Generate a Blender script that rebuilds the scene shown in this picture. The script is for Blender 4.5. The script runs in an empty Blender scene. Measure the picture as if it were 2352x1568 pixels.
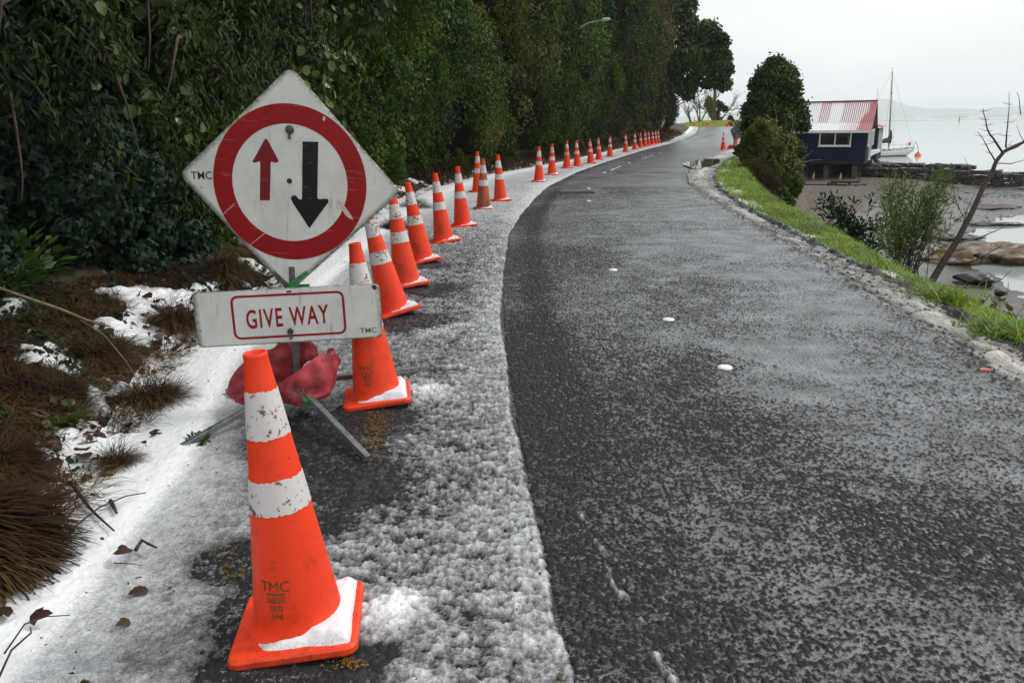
import bpy, math, random
import numpy as np
from mathutils import Vector, Matrix
random.seed(7); RNG = np.random.default_rng(11)
S = bpy.context.scene
COL = S.collection
# ---------------------------------------------------------------- camera
F, TH, ROLL, CH = 1829.0, math.radians(15.32), 0.0135, 1.52     # focal length in px of a 2352 px wide frame, pitch, roll, height
cam = bpy.data.cameras.new('camera'); camo = bpy.data.objects.new('camera', cam); COL.objects.link(camo)
cam.sensor_width = 36; cam.lens = 36 * F / 2352; cam.clip_start = .05; cam.clip_end = 30000
camo.matrix_world = Matrix.Translation((0, 0, CH)) @ Matrix.Rotation(math.pi/2 - TH, 4, 'X') @ Matrix.Rotation(-ROLL, 4, 'Z')
S.camera = camo
S.view_settings.view_transform = 'Standard'; S.view_settings.look = 'None'
S.cycles.volume_bounces = 2; S.view_settings.exposure = 0.0; S.view_settings.gamma = 1
# ---------------------------------------------------------------- sky and sun
SUN_EL, SUN_AZ = math.radians(46), math.radians(72)              # azimuth from +Y towards +X
W = bpy.data.worlds.new('World'); S.world = W; W.use_nodes = True
nt = W.node_tree; nt.nodes.clear()
def wn(t, **k):
    n = nt.nodes.new(t)
    for a, b in k.items(): setattr(n, a, b)
    return n
out = wn('ShaderNodeOutputWorld'); bg = wn('ShaderNodeBackground')
sky = wn('ShaderNodeTexSky', sky_type='NISHITA', sun_disc=False, sun_elevation=SUN_EL, sun_rotation=SUN_AZ, air_density=1.5, dust_density=4)
tc = wn('ShaderNodeTexCoord'); sep = wn('ShaderNodeSeparateXYZ'); nt.links.new(tc.outputs['Generated'], sep.inputs[0])
mp = wn('ShaderNodeMapping'); mp.inputs['Scale'].default_value = (1.2, 1.2, 4.0); nt.links.new(tc.outputs['Generated'], mp.inputs[0])
cn = wn('ShaderNodeTexNoise'); cn.inputs['Scale'].default_value = 1.6; cn.inputs['Detail'].default_value = 5; cn.inputs['Roughness'].default_value = .5
nt.links.new(mp.outputs[0], cn.inputs['Vector'])
cr = wn('ShaderNodeValToRGB')                                    # cloud deck: pale grey to white
cr.color_ramp.elements[0].position = .35; cr.color_ramp.elements[0].color = (8.9, 9.3, 9.6, 1)
cr.color_ramp.elements[1].position = .62; cr.color_ramp.elements[1].color = (11.0, 11.2, 11.3, 1)
nt.links.new(cn.outputs['Fac'], cr.inputs[0])
zr = wn('ShaderNodeMapRange'); zr.inputs[1].default_value = 0.0; zr.inputs[2].default_value = .9; zr.inputs[3].default_value = .97; zr.inputs[4].default_value = 1.12
nt.links.new(sep.outputs['Z'], zr.inputs[0])
ml = wn('ShaderNodeVectorMath', operation='SCALE'); nt.links.new(cr.outputs[0], ml.inputs[0]); nt.links.new(zr.outputs[0], ml.inputs['Scale'])
mx = wn('ShaderNodeMix', data_type='RGBA'); mx.inputs[0].default_value = .93
nt.links.new(sky.outputs[0], mx.inputs[6]); nt.links.new(ml.outputs[0], mx.inputs[7])
nt.links.new(mx.outputs[2], bg.inputs[0]); bg.inputs[1].default_value = .1
nt.links.new(bg.outputs[0], out.inputs[0])
sl = bpy.data.lights.new('sun', 'SUN'); sl.energy = 1.5; sl.angle = math.radians(11); sl.color = (1, .97, .92)
so = bpy.data.objects.new('sun', sl); COL.objects.link(so)
sd = Vector((math.sin(SUN_AZ)*math.cos(SUN_EL), math.cos(SUN_AZ)*math.cos(SUN_EL), math.sin(SUN_EL)))
so.rotation_euler = sd.to_track_quat('Z', 'Y').to_euler(); so.location = (30, 20, 60)
# ---------------------------------------------------------------- measuring helpers (layout in metres from the survey of the photo)
def ray(u, v):
    a, b = u-1176.0, 784.0-v; c, s = math.cos(ROLL), math.sin(ROLL)
    a2, b2 = (a*c+b*s)/F, (-a*s+b*c)/F
    return np.array([a2, math.cos(TH)+b2*math.sin(TH), -math.sin(TH)+b2*math.cos(TH)])
def G(u, v, z=0.0):
    d = ray(u, v); t = (z-CH)/d[2]; return np.array([d[0]*t, d[1]*t, z])
def U(u, v, y):
    d = ray(u, v); t = y/d[1]; return np.array([d[0]*t, y, CH+d[2]*t])
# ---------------------------------------------------------------- noise
def _h(ix, iy, seed):
    n = (ix.astype(np.int64)*374761393 + iy.astype(np.int64)*668265263 + seed*974634777) & 0x7fffffff
    n = ((n ^ (n >> 13)) * 1274126177) & 0x7fffffff
    return ((n ^ (n >> 16)) & 0xffff)/65535.0
def vn(x, y, seed=0):
    x = np.asarray(x, float); y = np.asarray(y, float)
    ix, iy = np.floor(x), np.floor(y); fx, fy = x-ix, y-iy
    fx = fx*fx*(3-2*fx); fy = fy*fy*(3-2*fy)
    a, b, c, d = _h(ix, iy, seed), _h(ix+1, iy, seed), _h(ix, iy+1, seed), _h(ix+1, iy+1, seed)
    return (a+(b-a)*fx)*(1-fy) + (c+(d-c)*fx)*fy
def fbm(x, y, seed=0, o=4, g=.5):
    r, a, t = 0, 1.0, 0.0
    ca, sa = .8, .6
    for i in range(o):
        r = r + a*vn(x, y, seed+i*17); t += a; a *= g
        x, y = (x*ca-y*sa)*2.03+5.2, (x*sa+y*ca)*2.03+1.7
    return r/t
def sm(a, b, x):
    t = np.clip((np.asarray(x, float)-a)/(b-a), 0, 1); return t*t*(3-2*t)
# ---------------------------------------------------------------- layout curves, x as a function of y
def crv(pts):
    p = sorted(pts); ys = [q[0] for q in p]; xs = [q[1] for q in p]
    yy = np.linspace(ys[0], ys[-1], 700); xx = np.interp(yy, ys, xs)
    sig = .02+.03*np.abs(yy)
    out = np.array([np.sum(xx*np.exp(-((yy-c)/s_)**2))/np.sum(np.exp(-((yy-c)/s_)**2)) for c, s_ in zip(yy, np.maximum(sig, .12))])
    return lambda y: np.interp(y, yy, out)
plat = lambda y: .92*sm(58, 84, y)
xL = crv([(-4, -1.65), (2.3, -1.70), (3.54, -1.77), (5.15, -2.2), (6.55, -2.12), (9.19, -2.14), (13.6, -2.16), (19.3, -1.78), (23.3, -1.01), (26.2, .13), (31.2, 1.88), (36.3, 3.33), (46.7, 6.38), (56.3, 10.36), (64.8, 13.0), (71, 15.4), (79, 17.6), (84, 18.2), (86, 17), (92, 8), (120, -10)])
xE = crv([(-4, .3), (1.9, .19), (2.3, .15), (2.9, .11), (3.75, .05), (4.8, 0), (5.9, -.04), (8, -.06), (11.2, .01), (13.3, .17), (16, .46), (19.75, .94), (25.8, 2.2), (32.75, 4.02), (44.7, 7.38), (56.5, 11.1), (63, 13.2), (70, 15.9), (79, 18.2), (83, 19), (120, 19)])
xA = crv([(-4, 2.95), (4.5, 3.07), (5.55, 3.2), (6.7, 3.3), (8.7, 3.5), (11.8, 3.78), (15.9, 4.11), (19.8, 4.47), (24, 5.3), (31.1, 7.2), (40.2, 10.5), (50.1, 14.2), (59.4, 18.2), (66, 23.5), (74, 27), (120, 28)])
xK = crv([(-4, 3.3), (5.1, 3.36), (6.5, 3.58), (7.5, 3.62), (8.7, 3.72), (10.4, 3.84), (13.2, 4.06), (16.8, 4.5), (20.5, 5.15), (24.9, 6.3), (31, 8.1), (40, 11.4), (50, 15.1), (60, 19.4), (66, 24.5), (74, 28), (120, 29)])
xG = crv([(-4, 3.9), (6, 3.98), (6.85, 4.08), (8.1, 4.2), (9.4, 4.4), (12.2, 4.9), (14.9, 5.2), (17.7, 5.7), (23.7, 7.0), (31, 9.2), (40, 12.6), (50, 16.2), (55, 17.6), (60, 20.6), (66, 26), (74, 29.5), (92, 33), (120, 33)])
xH = lambda y: xL(y) - np.interp(y, [0, 5, 7, 12, 20, 40, 56, 75], [1.5, 1.3, .85, .8, .75, .75, 1.2, 1.4])
WATER = -3.3
def ground(x, y):
    x, y = np.asarray(x, float), np.asarray(y, float)
    p = plat(y)
    d = xL(y)-x                                                  # left of the verge
    left = .32*sm(-.05, 1.1, d) + .42*np.clip(d-1.1, 0, 9) + .14*(fbm(x*2.2, y*2.2, 5)-.45)*sm(.1, .5, d) + .09*(fbm(x*9, y*9, 8)-.45)*sm(.0, .3, d)
    e = x-xG(y)
    beach = -2.45 - .75*sm(2, 14, e)*sm(60, 34, y) - .48*sm(48, 30, y)*sm(1, 6, e) - .25*sm(26, 33, x)*sm(70, 50, y) - 1.2*sm(38, 60, x) - 1.6*sm(-.5, 3.5, y+.92*(x-24.5)-60.0)*sm(20, 24, x) - 1.5*sm(64, 90, y)
    beach = beach + .34*(fbm(x*.35, y*.35, 21)-.5) + .07*(fbm(x*2, y*2, 22)-.5)
    right = np.maximum(p - 1.05*np.clip(e+.15, 0, 99) - .35*np.clip(e, 0, 1)*fbm(x*2, y*2, 3), beach)
    far = sm(92, 104, y)
    z = np.where(d > -.05, p+left, np.where(e > -.15, right, p))
    z = z + sm(83.6, 86, y)*.5*sm(16, 22, x)*sm(34, 27, x)*(1-far)
    z = z*(1-far) + far*np.minimum(z, -6)
    return z
# ---------------------------------------------------------------- mesh helpers
def link(o, parent=None):
    COL.objects.link(o)
    if parent is not None: o.parent = parent
    return o
def tag(o, label=None, cat=None, group=None, kind=None):
    if label: o['label'] = label
    if cat: o['category'] = cat
    if group: o['group'] = group
    if kind: o['kind'] = kind
    return o
def raw_mesh(name, V, polys, mat, parent=None, smooth=False, attr=None):
    """V (n,3); polys: list of int arrays (m,k)"""
    me = bpy.data.meshes.new(name)
    V = np.asarray(V, np.float32); me.vertices.add(len(V)); me.vertices.foreach_set('co', V.ravel())
    polys = [np.asarray(p, np.int32) for p in polys if len(p)]
    nl = sum(p.size for p in polys); npoly = sum(len(p) for p in polys)
    me.loops.add(nl); me.loops.foreach_set('vertex_index', np.concatenate([p.ravel() for p in polys]))
    me.polygons.add(npoly)
    tot = np.concatenate([np.full(len(p), p.shape[1], np.int32) for p in polys])
    st = np.concatenate([[0], np.cumsum(tot)[:-1]]).astype(np.int32)
    me.polygons.foreach_set('loop_start', st); me.polygons.foreach_set('loop_total', tot)
    if smooth: me.polygons.foreach_set('use_smooth', np.ones(npoly, bool))
    if attr:
        for k, a in attr.items():
            at = me.attributes.new(k, 'FLOAT', 'POINT'); at.data.foreach_set('value', np.asarray(a, np.float32).ravel())
    me.update(calc_edges=True); me.validate()
    for m_ in (mat if isinstance(mat, (list, tuple)) else [mat]): me.materials.append(m_)
    return link(bpy.data.objects.new(name, me), parent)
def gridfaces(nr, nc):
    i = np.arange(nr*nc).reshape(nr, nc)
    return np.stack([i[:-1, :-1], i[:-1, 1:], i[1:, 1:], i[1:, :-1]], -1).reshape(-1, 4)
def sheet(name, ys, fl, fr, nc, zf, mat, parent=None, attr=None, ts=None):
    t = np.linspace(0, 1, nc) if ts is None else ts
    Y = np.repeat(ys[:, None], len(t), 1); l, r = fl(ys)[:, None], fr(ys)[:, None]
    X = l+(r-l)*t[None]
    Z = zf(X, Y, t[None]+0*Y); at = None
    if isinstance(Z, tuple): Z, at = Z[0], {'thick': Z[1]}
    return raw_mesh(name, np.stack([X, Y, Z], -1).reshape(-1, 3), [gridfaces(len(ys), len(t))], mat, parent, True, at)
class MB:
    """collects pieces of one mesh"""
    def __init__(s): s.v = []; s.f = []; s.n = 0; s.sm = []; s.mi = []
    def add(s, v, f, smooth=False, mi=0):
        v = np.asarray(v, float).reshape(-1, 3)
        s.v.append(v); s.f += [tuple(int(j)+s.n for j in q) for q in f]; s.sm += [smooth]*len(f); s.mi += [mi]*len(f); s.n += len(v); return s
    def box(s, c, d, R=None, mi=0):
        v = np.array([[x, y, z] for x in (-.5, .5) for y in (-.5, .5) for z in (-.5, .5)])*np.array(d)
        if R is not None: v = v @ np.array(R).T
        return s.add(v+np.array(c), [(0, 1, 3, 2), (4, 6, 7, 5), (0, 4, 5, 1), (2, 3, 7, 6), (0, 2, 6, 4), (1, 5, 7, 3)], mi=mi)
    def bar(s, a, b, w, h, up=(0, 0, 1), mi=0):
        a, b = np.array(a, float), np.array(b, float); d = b-a; L = np.linalg.norm(d); d /= L
        x = np.cross(d, up); x /= np.linalg.norm(x); z = np.cross(x, d)
        return s.box((a+b)/2, (w, L, h), np.stack([x, d, z], 1), mi=mi)
    def tube(s, pts, rad, k=8, cap=True, smooth=True, mi=0, flat=None):
        P = np.array(pts, float); n = len(P); rad = np.broadcast_to(np.array(rad, float), (n,))
        T = np.gradient(P, axis=0); T /= np.linalg.norm(T, axis=1)[:, None]+1e-9
        ref = np.array([0, 0, 1.]) if abs(T[0][2]) < .9 else np.array([0, 1., 0])
        V = []
        for i in range(n):
            x = np.cross(T[i], ref); x /= np.linalg.norm(x)+1e-9; y = np.cross(x, T[i]); ref = y
            a = np.arange(k)/k*2*np.pi
            V.append(P[i]+rad[i]*(np.cos(a)[:, None]*x+np.sin(a)[:, None]*y))
        f = [(i*k+j, i*k+(j+1) % k, (i+1)*k+(j+1) % k, (i+1)*k+j) for i in range(n-1) for j in range(k)]
        if cap: f += [tuple(range(k))[::-1], tuple((n-1)*k+j for j in range(k))]
        return s.add(np.concatenate(V), f, smooth, mi)
    def lathe(s, prof, k=32, cap=False, smooth=True, mi=0, c=(0, 0, 0)):
        a = np.arange(k)/k*2*np.pi
        V = np.concatenate([np.stack([r*np.cos(a), r*np.sin(a), 0*a+z], 1) for r, z in prof])+np.array(c)
        n = len(prof); f = [(i*k+j, i*k+(j+1) % k, (i+1)*k+(j+1) % k, (i+1)*k+j) for i in range(n-1) for j in range(k)]
        if cap: f += [tuple(range(k))[::-1], tuple((n-1)*k+j for j in range(k))]
        return s.add(V, f, smooth, mi)
    def prism(s, poly, y0, y1, mi=0):
        """poly in x,z extruded along y"""
        n = len(poly); v = [(x, y0, z) for x, z in poly]+[(x, y1, z) for x, z in poly]
        f = [tuple(range(n)), tuple(range(2*n-1, n-1, -1))]+[(i, i+n, (i+1) % n+n, (i+1) % n) for i in range(n)]
        return s.add(v, f, mi=mi)
    def build(s, name, mat, parent=None, bevel=0):
        me = bpy.data.meshes.new(name); me.from_pydata(np.concatenate(s.v).tolist(), [], s.f)
        me.polygons.foreach_set('use_smooth', s.sm); me.polygons.foreach_set('material_index', s.mi)
        for m_ in (mat if isinstance(mat, (list, tuple)) else [mat]): me.materials.append(m_)
        me.validate(); me.update(); o = link(bpy.data.objects.new(name, me), parent)
        if bevel:
            b = o.modifiers.new('bevel', 'BEVEL'); b.width = bevel; b.segments = 2; b.limit_method = 'ANGLE'
        return o
def empty(name, loc, rz=0.0):
    o = bpy.data.objects.new(name, None); COL.objects.link(o); o.location = loc; o.rotation_euler = (0, 0, rz); o.empty_display_size = .1; return o
# ---------------------------------------------------------------- materials
def mat(name):
    m = bpy.data.materials.new(name); m.use_nodes = True; n = m.node_tree; return m, n, n.nodes['Principled BSDF']
class NT:
    def __init__(s, nt): s.nt = nt
    def n(s, t, ins=None, **k):
        x = s.nt.nodes.new(t)
        for a, b in k.items(): setattr(x, a, b)
        for a, b in (ins or {}).items():
            if hasattr(b, 'is_output') or isinstance(b, bpy.types.NodeSocket): s.nt.links.new(b, x.inputs[a])
            else: x.inputs[a].default_value = b
        return x
    def noise(s, vec, scale, detail=3, rough=.55, dist=0):
        return s.n('ShaderNodeTexNoise', {'Vector': vec, 'Scale': scale, 'Detail': detail, 'Roughness': rough, 'Distortion': dist}).outputs['Fac']
    def rng(s, v, a, b, c=0.0, d=1.0): return s.n('ShaderNodeMapRange', {0: v, 1: a, 2: b, 3: c, 4: d}).outputs[0]
    def math(s, op, a, b=0.0): return s.n('ShaderNodeMath', {0: a, 1: b}, operation=op).outputs[0]
    def mix(s, f, a, b): return s.n('ShaderNodeMix', {0: f, 6: a, 7: b}, data_type='RGBA').outputs[2]
    def ramp(s, f, stops):
        x = s.n('ShaderNodeValToRGB', {0: f}); e = x.color_ramp.elements
        while len(e) < len(stops): e.new(.5)
        for q, (p, c) in zip(e, stops): q.position = p; q.color = c if len(c) == 4 else (*c, 1)
        return x.outputs[0]
    def bump(s, h, st=.5, dist=.02): return s.n('ShaderNodeBump', {'Height': h, 'Strength': st, 'Distance': dist}).outputs[0]
    def obj(s): return s.n('ShaderNodeTexCoord').outputs['Object']
    def geo(s): return s.n('ShaderNodeNewGeometry')
    def attr(s, name): return s.n('ShaderNodeAttribute', attribute_name=name).outputs['Fac']
    def set(s, b, k, v):
        if isinstance(v, bpy.types.NodeSocket): s.nt.links.new(v, b.inputs[k])
        else: b.inputs[k].default_value = v
def c4(c): return (*c, 1)
def simple(name, col, rough=.6, var=.0, scale=8, bump=0, metal=0, spec=.5, col2=None, bscale=None):
    m, n, b = mat(name); T = NT(n); o = T.obj()
    if var or col2:
        f = T.noise(o, scale, 4, .6)
        a = tuple(c*(1-var) for c in col); d = col2 or tuple(min(1, c*(1+var)) for c in col)
        T.set(b, 'Base Color', T.mix(T.rng(f, .35, .65), c4(a), c4(d)))
    else: b.inputs['Base Color'].default_value = c4(col)
    b.inputs['Roughness'].default_value = rough; b.inputs['Metallic'].default_value = metal; b.inputs['Specular IOR Level'].default_value = spec
    if bump: T.set(b, 'Normal', T.bump(T.noise(o, bscale or scale*4, 4), bump, .01))
    return m
def leafmat(name, cols, rough=.38, spec=.5, trans=.15, k=1.0):
    """colour varies from leaf to leaf and from clump to clump"""
    m, n, b = mat(name); T = NT(n)
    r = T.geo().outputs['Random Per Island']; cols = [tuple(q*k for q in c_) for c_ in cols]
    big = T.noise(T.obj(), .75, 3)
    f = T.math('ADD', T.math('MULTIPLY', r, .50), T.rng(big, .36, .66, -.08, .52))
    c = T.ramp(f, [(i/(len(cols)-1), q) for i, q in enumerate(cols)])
    T.set(b, 'Base Color', c); b.inputs['Roughness'].default_value = rough; b.inputs['Specular IOR Level'].default_value = spec
    if trans:
        t = T.n('ShaderNodeBsdfTranslucent', {'Color': c}); mxs = T.n('ShaderNodeMixShader', {0: trans, 1: b.outputs[0], 2: t.outputs[0]})
        n.links.new(mxs.outputs[0], n.nodes['Material Output'].inputs[0])
    return m
# wet chip-seal asphalt with slush lying in the gaps between the stones
def m_asphalt():
    m, n, b = mat('wet_asphalt'); T = NT(n); o = T.obj()
    sx = T.n('ShaderNodeSeparateXYZ', {0: o}); Y = sx.outputs[1]
    st = T.n('ShaderNodeMapping', {'Vector': o, 'Scale': (.8, 1.0, 1)}).outputs[0]
    n1 = T.noise(st, 105, 3, .7)
    n2 = T.noise(st, 24, 3, .65)
    n3 = T.noise(o, 1.1, 4, .6)
    n4 = T.noise(T.n('ShaderNodeMapping', {'Vector': o, 'Scale': (1, .28, 1)}).outputs[0], .55, 3, .5)
    e = T.attr('thick')                                           # 0 at the left wheel-worn edge, 1 at the wet right-hand side
    k = T.math('ADD', T.math('MULTIPLY', n3, .30), T.math('MULTIPLY', n4, .24))
    k = T.math('ADD', k, T.math('MULTIPLY', e, .20))
    k = T.math('ADD', k, T.math('MULTIPLY', n2, .42))
    thr = T.math('SUBTRACT', 1.055, k)
    mask = T.n('ShaderNodeMapRange', {0: T.math('SUBTRACT', n1, thr), 1: -.02, 2: .035}).outputs[0]
    stone = T.mix(n2, c4((.008, .008, .009)), c4((.026, .026, .028)))
    slush = T.mix(T.rng(n3, .35, .7), c4((.13, .133, .137)), c4((.25, .255, .265)))
    T.set(b, 'Base Color', T.mix(mask, stone, slush))
    T.set(b, 'Roughness', T.rng(mask, 0, 1, .50, .30))
    b.inputs['Specular IOR Level'].default_value = .5
    T.set(b, 'Normal', T.bump(T.math('ADD', n1, T.math('MULTIPLY', n2, .5)), .7, .010))
    return m
def m_snow(name='snow', clean=True):
    m, n, b = mat(name); T = NT(n); o = T.obj()
    t = T.attr('thick'); f1 = T.noise(o, 115, 3, .7); f2 = T.noise(o, 9, 4, .6); f3 = T.noise(o, 210, 1)
    th = T.math('ADD', t, T.math('MULTIPLY', T.math('SUBTRACT', f1, .5), .9))
    if clean: cs = [(0, (.03, .03, .032)), (.2, (.13, .133, .135)), (.42, (.30, .305, .31)), (.75, (.60, .61, .62)), (1.0, (.84, .85, .86))]
    else: cs = [(0, (.025, .023, .020)), (.25, (.13, .122, .108)), (.5, (.34, .32, .285)), (.9, (.68, .66, .61))]
    c = T.ramp(th, cs)
    grit = T.math('GREATER_THAN', T.math('ADD', f3, T.math('MULTIPLY', f2, .22)), .88)
    c = T.mix(T.math('MULTIPLY', grit, .85), c, c4((.03, .027, .02)))
    T.set(b, 'Base Color', c); b.inputs['Roughness'].default_value = .55
    b.inputs['Subsurface Weight'].default_value = 0.0
    T.set(b, 'Normal', T.bump(T.math('ADD', f1, f2), .45 if clean else .6, .006))
    return m
M = {}
M['asphalt'] = m_asphalt(); M['snow'] = m_snow(); M['dirty_snow'] = m_snow('dirty_snow', False)
def m_ground():
    m, n, b = mat('earth'); T = NT(n); o = T.obj()
    c = T.ramp(T.noise(o, 6, 5, .7), [(.3, (.016, .011, .007)), (.5, (.045, .030, .016)), (.62, (.05, .045, .018)), (.8, (.10, .07, .035))])
    pos = T.n('ShaderNodeSeparateXYZ', {0: o})
    z = pos.outputs[2]
    f = T.rng(z, -1.4, -2.2)                                      # beach: pebbles, then wet mud
    peb = T.n('ShaderNodeTexVoronoi', {'Vector': o, 'Scale': 13.0})
    pc = T.mix(T.rng(T.noise(o, .5, 3), .35, .65), c4((.085, .055, .032)), c4((.045, .038, .033)))
    pc = T.mix(T.math('MULTIPLY', T.math('GREATER_THAN', peb.outputs['Color'], .62), .55), pc, c4((.22, .18, .13)))
    mud = T.ramp(T.noise(o, 2.6, 5, .65), [(.35, (.014, .011, .008)), (.55, (.045, .035, .024)), (.75, (.10, .080, .055))])
    fm = T.rng(T.math('ADD', z, T.math('MULTIPLY', T.noise(o, .6, 3), .3)), -2.45, -2.75)
    c2 = T.mix(fm, pc, mud)
    green = T.math('MULTIPLY', T.rng(pos.outputs[1], 82, 84.5), T.rng(z, .5, .9))
    c = T.mix(green, c, c4((.22, .27, .03)))  # ground of the far mound carries the same sunlit tone in its colour
    T.set(b, 'Base Color', T.mix(f, c, c2)); T.set(b, 'Roughness', T.mix(T.math('MULTIPLY', f, fm), (.8,)*3+(1,), (.22,)*3+(1,)))
    T.set(b, 'Normal', T.bump(T.noise(o, 22, 4), .6, .03)); return m
M['ground'] = m_ground()
def m_water():
    m, n, b = mat('sea_water'); T = NT(n); o = T.obj()
    w = T.noise(T.n('ShaderNodeMapping', {'Vector': o, 'Scale': (.5, 2.2, 1)}).outputs[0], 1.0, 4, .6)
    b.inputs['Base Color'].default_value = (.31, .355, .34, 1); b.inputs['Roughness'].default_value = .08; b.inputs['IOR'].default_value = 1.33
    T.set(b, 'Normal', T.bump(w, .10, .05)); return m
M['water'] = m_water()
def m_cone(dull=False):
    m, n, b = mat('dull_orange_plastic' if dull else 'orange_plastic'); T = NT(n); o = T.obj()
    base = (.50, .10, .035) if dull else (.90, .050, .010)
    rr = T.n('ShaderNodeObjectInfo').outputs['Random']; o = T.n('ShaderNodeVectorMath', {0: o, 1: T.n('ShaderNodeCombineXYZ', {0: T.math('MULTIPLY', rr, 31), 1: T.math('MULTIPLY', rr, 17)}).outputs[0]}, operation='ADD').outputs[0]; o0 = T.obj()
    f = T.noise(o, 14, 5, .7); g = T.noise(o, 70, 2, .5)
    lowz = T.rng(T.n('ShaderNodeSeparateXYZ', {0: o0}).outputs[2], .35, .03)
    c = T.mix(T.rng(rr, 0, 1, 0, .35), c4(base), c4((base[0]*.86, base[1]*1.5, base[2]*1.6)))
    c = T.mix(T.rng(f, .52, .8), c, c4(tuple(q*.62 for q in base)))
    scf = T.noise(T.n('ShaderNodeMapping', {'Vector': o, 'Scale': (1, 1, .35), 'Rotation': (.3, 0, 0)}).outputs[0], 38, 4, .7)
    c = T.mix(T.math('MULTIPLY', T.math('MULTIPLY', T.rng(scf, .54, .68), lowz), .55), c, c4((.22, .045, .02)))
    c = T.mix(T.math('MULTIPLY', T.math('GREATER_THAN', g, .73), .8), c, c4((.08, .03, .02)))
    if dull: c = T.mix(T.rng(T.noise(T.n('ShaderNodeMapping', {'Vector': o, 'Scale': (1, 1, .2)}).outputs[0], 18, 3), .45, .7), c, c4((.16, .06, .04)))
    z = T.n('ShaderNodeSeparateXYZ', {0: o}).outputs[2]
    edge = T.math('MULTIPLY', T.rng(z, .04, .0), T.rng(f, .42, .6))
    c = T.mix(T.math('MULTIPLY', edge, .75), c, c4((.06, .03, .02)))
    T.set(b, 'Base Color', c); T.set(b, 'Roughness', T.rng(f, .3, .7, .36, .6)); b.inputs['Specular IOR Level'].default_value = .35
    T.set(b, 'Normal', T.bump(f, .08, .01)); return m
M['cone'] = m_cone(); M['cone_dull'] = m_cone(True)
def m_band():
    m, n, b = mat('worn_reflective_sheet'); T = NT(n); o = T.obj()
    ob = T.n('ShaderNodeObjectInfo').outputs['Random']
    v = T.n('ShaderNodeVectorMath', {0: o, 1: T.n('ShaderNodeCombineXYZ', {0: T.math('MULTIPLY', ob, 40), 1: T.math('MULTIPLY', ob, 17)}).outputs[0]}, operation='ADD').outputs[0]
    s = T.noise(v, 48, 4, .65); p = T.noise(v, 5.5, 2, .5)
    d = T.math('ADD', s, T.math('MULTIPLY', p, .55))
    c = T.ramp(d, [(.0, (.70, .66, .64)), (.84, (.66, .62, .60)), (.885, (.22, .11, .06)), (1, (.10, .05, .03))])
    T.set(b, 'Base Color', c); b.inputs['Roughness'].default_value = .45
    vo = T.n('ShaderNodeTexVoronoi', {'Vector': v, 'Scale': 260.0}).outputs['Distance']
    T.set(b, 'Normal', T.bump(vo, .25, .002)); return m
M['band'] = m_band()
def m_sign(name, col, dirty=1.0):
    m, n, b = mat(name); T = NT(n); o = T.obj()
    f = T.noise(o, 6, 5, .65); g = T.noise(o, 45, 4, .6)
    c = T.mix(T.rng(f, .35, .7), c4(col), c4(tuple(q*.80 for q in col)))
    for i in range(3):                                            # fine random scratches
        ang = (.5, -.9, 1.9)[i]
        mp = T.n('ShaderNodeMapping', {'Vector': o, 'Rotation': (0, ang, 0), 'Scale': (3.0, 1, 120.0)}).outputs[0]
        sc = T.math('GREATER_THAN', T.noise(mp, 1.0+.3*i, 2, .6, .4), .715)
        c = T.mix(T.math('MULTIPLY', sc, .38), c, c4((.62, .58, .52) if col[1] < .3 else (.78, .77, .74)))
    sp = T.math('GREATER_THAN', T.math('ADD', g, T.math('MULTIPLY', f, .30)), .865)
    c = T.mix(T.math('MULTIPLY', sp, .8), c, c4((.09, .08, .065)))
    drip = T.noise(T.n('ShaderNodeMapping', {'Vector': o, 'Scale': (26, 1, 3.5)}).outputs[0], 1, 3, .6)
    c = T.mix(T.math('MULTIPLY', T.rng(drip, .60, .75), .30*dirty), c, c4((.16, .15, .12)))
    if dirty > 0:
        e = T.math('MULTIPLY', T.attr('edge'), T.rng(g, .22, .58)); c = T.mix(e, c, c4((.10, .09, .055)))
    T.set(b, 'Base Color', c); b.inputs['Roughness'].default_value = .45; b.inputs['Specular IOR Level'].default_value = .25
    return m
M['sign_white'] = m_sign('weathered_white_sheeting', (.72, .72, .67), 1.4)
M['sign_red'] = m_sign('worn_red_sheeting', (.31, .005, .006), 0)
M['sign_black'] = m_sign('black_sheeting', (.008, .009, .012), 0)
M['arrow_red'] = m_sign('dark_red_sheeting', (.19, .010, .012), 0)
M['galv'] = simple('galvanised_steel', (.22, .24, .24), .42, .3, 20, .1, .6)
M['rust'] = simple('dull_steel', (.10, .095, .08), .6, .4, 30, .2, .3)
M['green_paint'] = simple('green_paint', (.03, .22, .06), .5, .4, 30)
M['bag'] = simple('red_vinyl', (.36, .045, .055), .55, .45, 9, .5, spec=.3, bscale=26)
M['print_green'] = simple('stencil_ink', (.05, .085, .02), .6, .5, 90)
M['ink_black'] = simple('black_ink', (.02, .02, .018), .6)
M['ink_faded'] = simple('faded_ink', (.16, .13, .12), .7, .5, 60)
M['stud'] = simple('white_ceramic', (.80, .79, .76), .35, .12, 60)
M['twig'] = simple('wet_twig', (.030, .020, .014), .6, .4, 30)
M['dry_twig'] = simple('dry_stem', (.20, .13, .07), .7, .3, 30)
M['bark'] = simple('bark', (.07, .05, .035), .85, .5, 9, .6)
M['purple_bark'] = simple('sapling_bark', (.042, .027, .021), .6, .5, 14, .4)
M['deadleaf'] = leafmat('dead_leaf', [(.018, .008, .005), (.05, .020, .010), (.10, .042, .018)], .5, .5, .1)
M['straw'] = leafmat('dead_grass', [(.016, .008, .004), (.050, .027, .011), (.11, .062, .024), (.28, .19, .085)], .55, .35, .15)
M['grass'] = leafmat('green_grass', [(.06, .11, .006), (.13, .23, .010), (.23, .36, .016), (.34, .43, .035)], .45, .4, .3)
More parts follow.
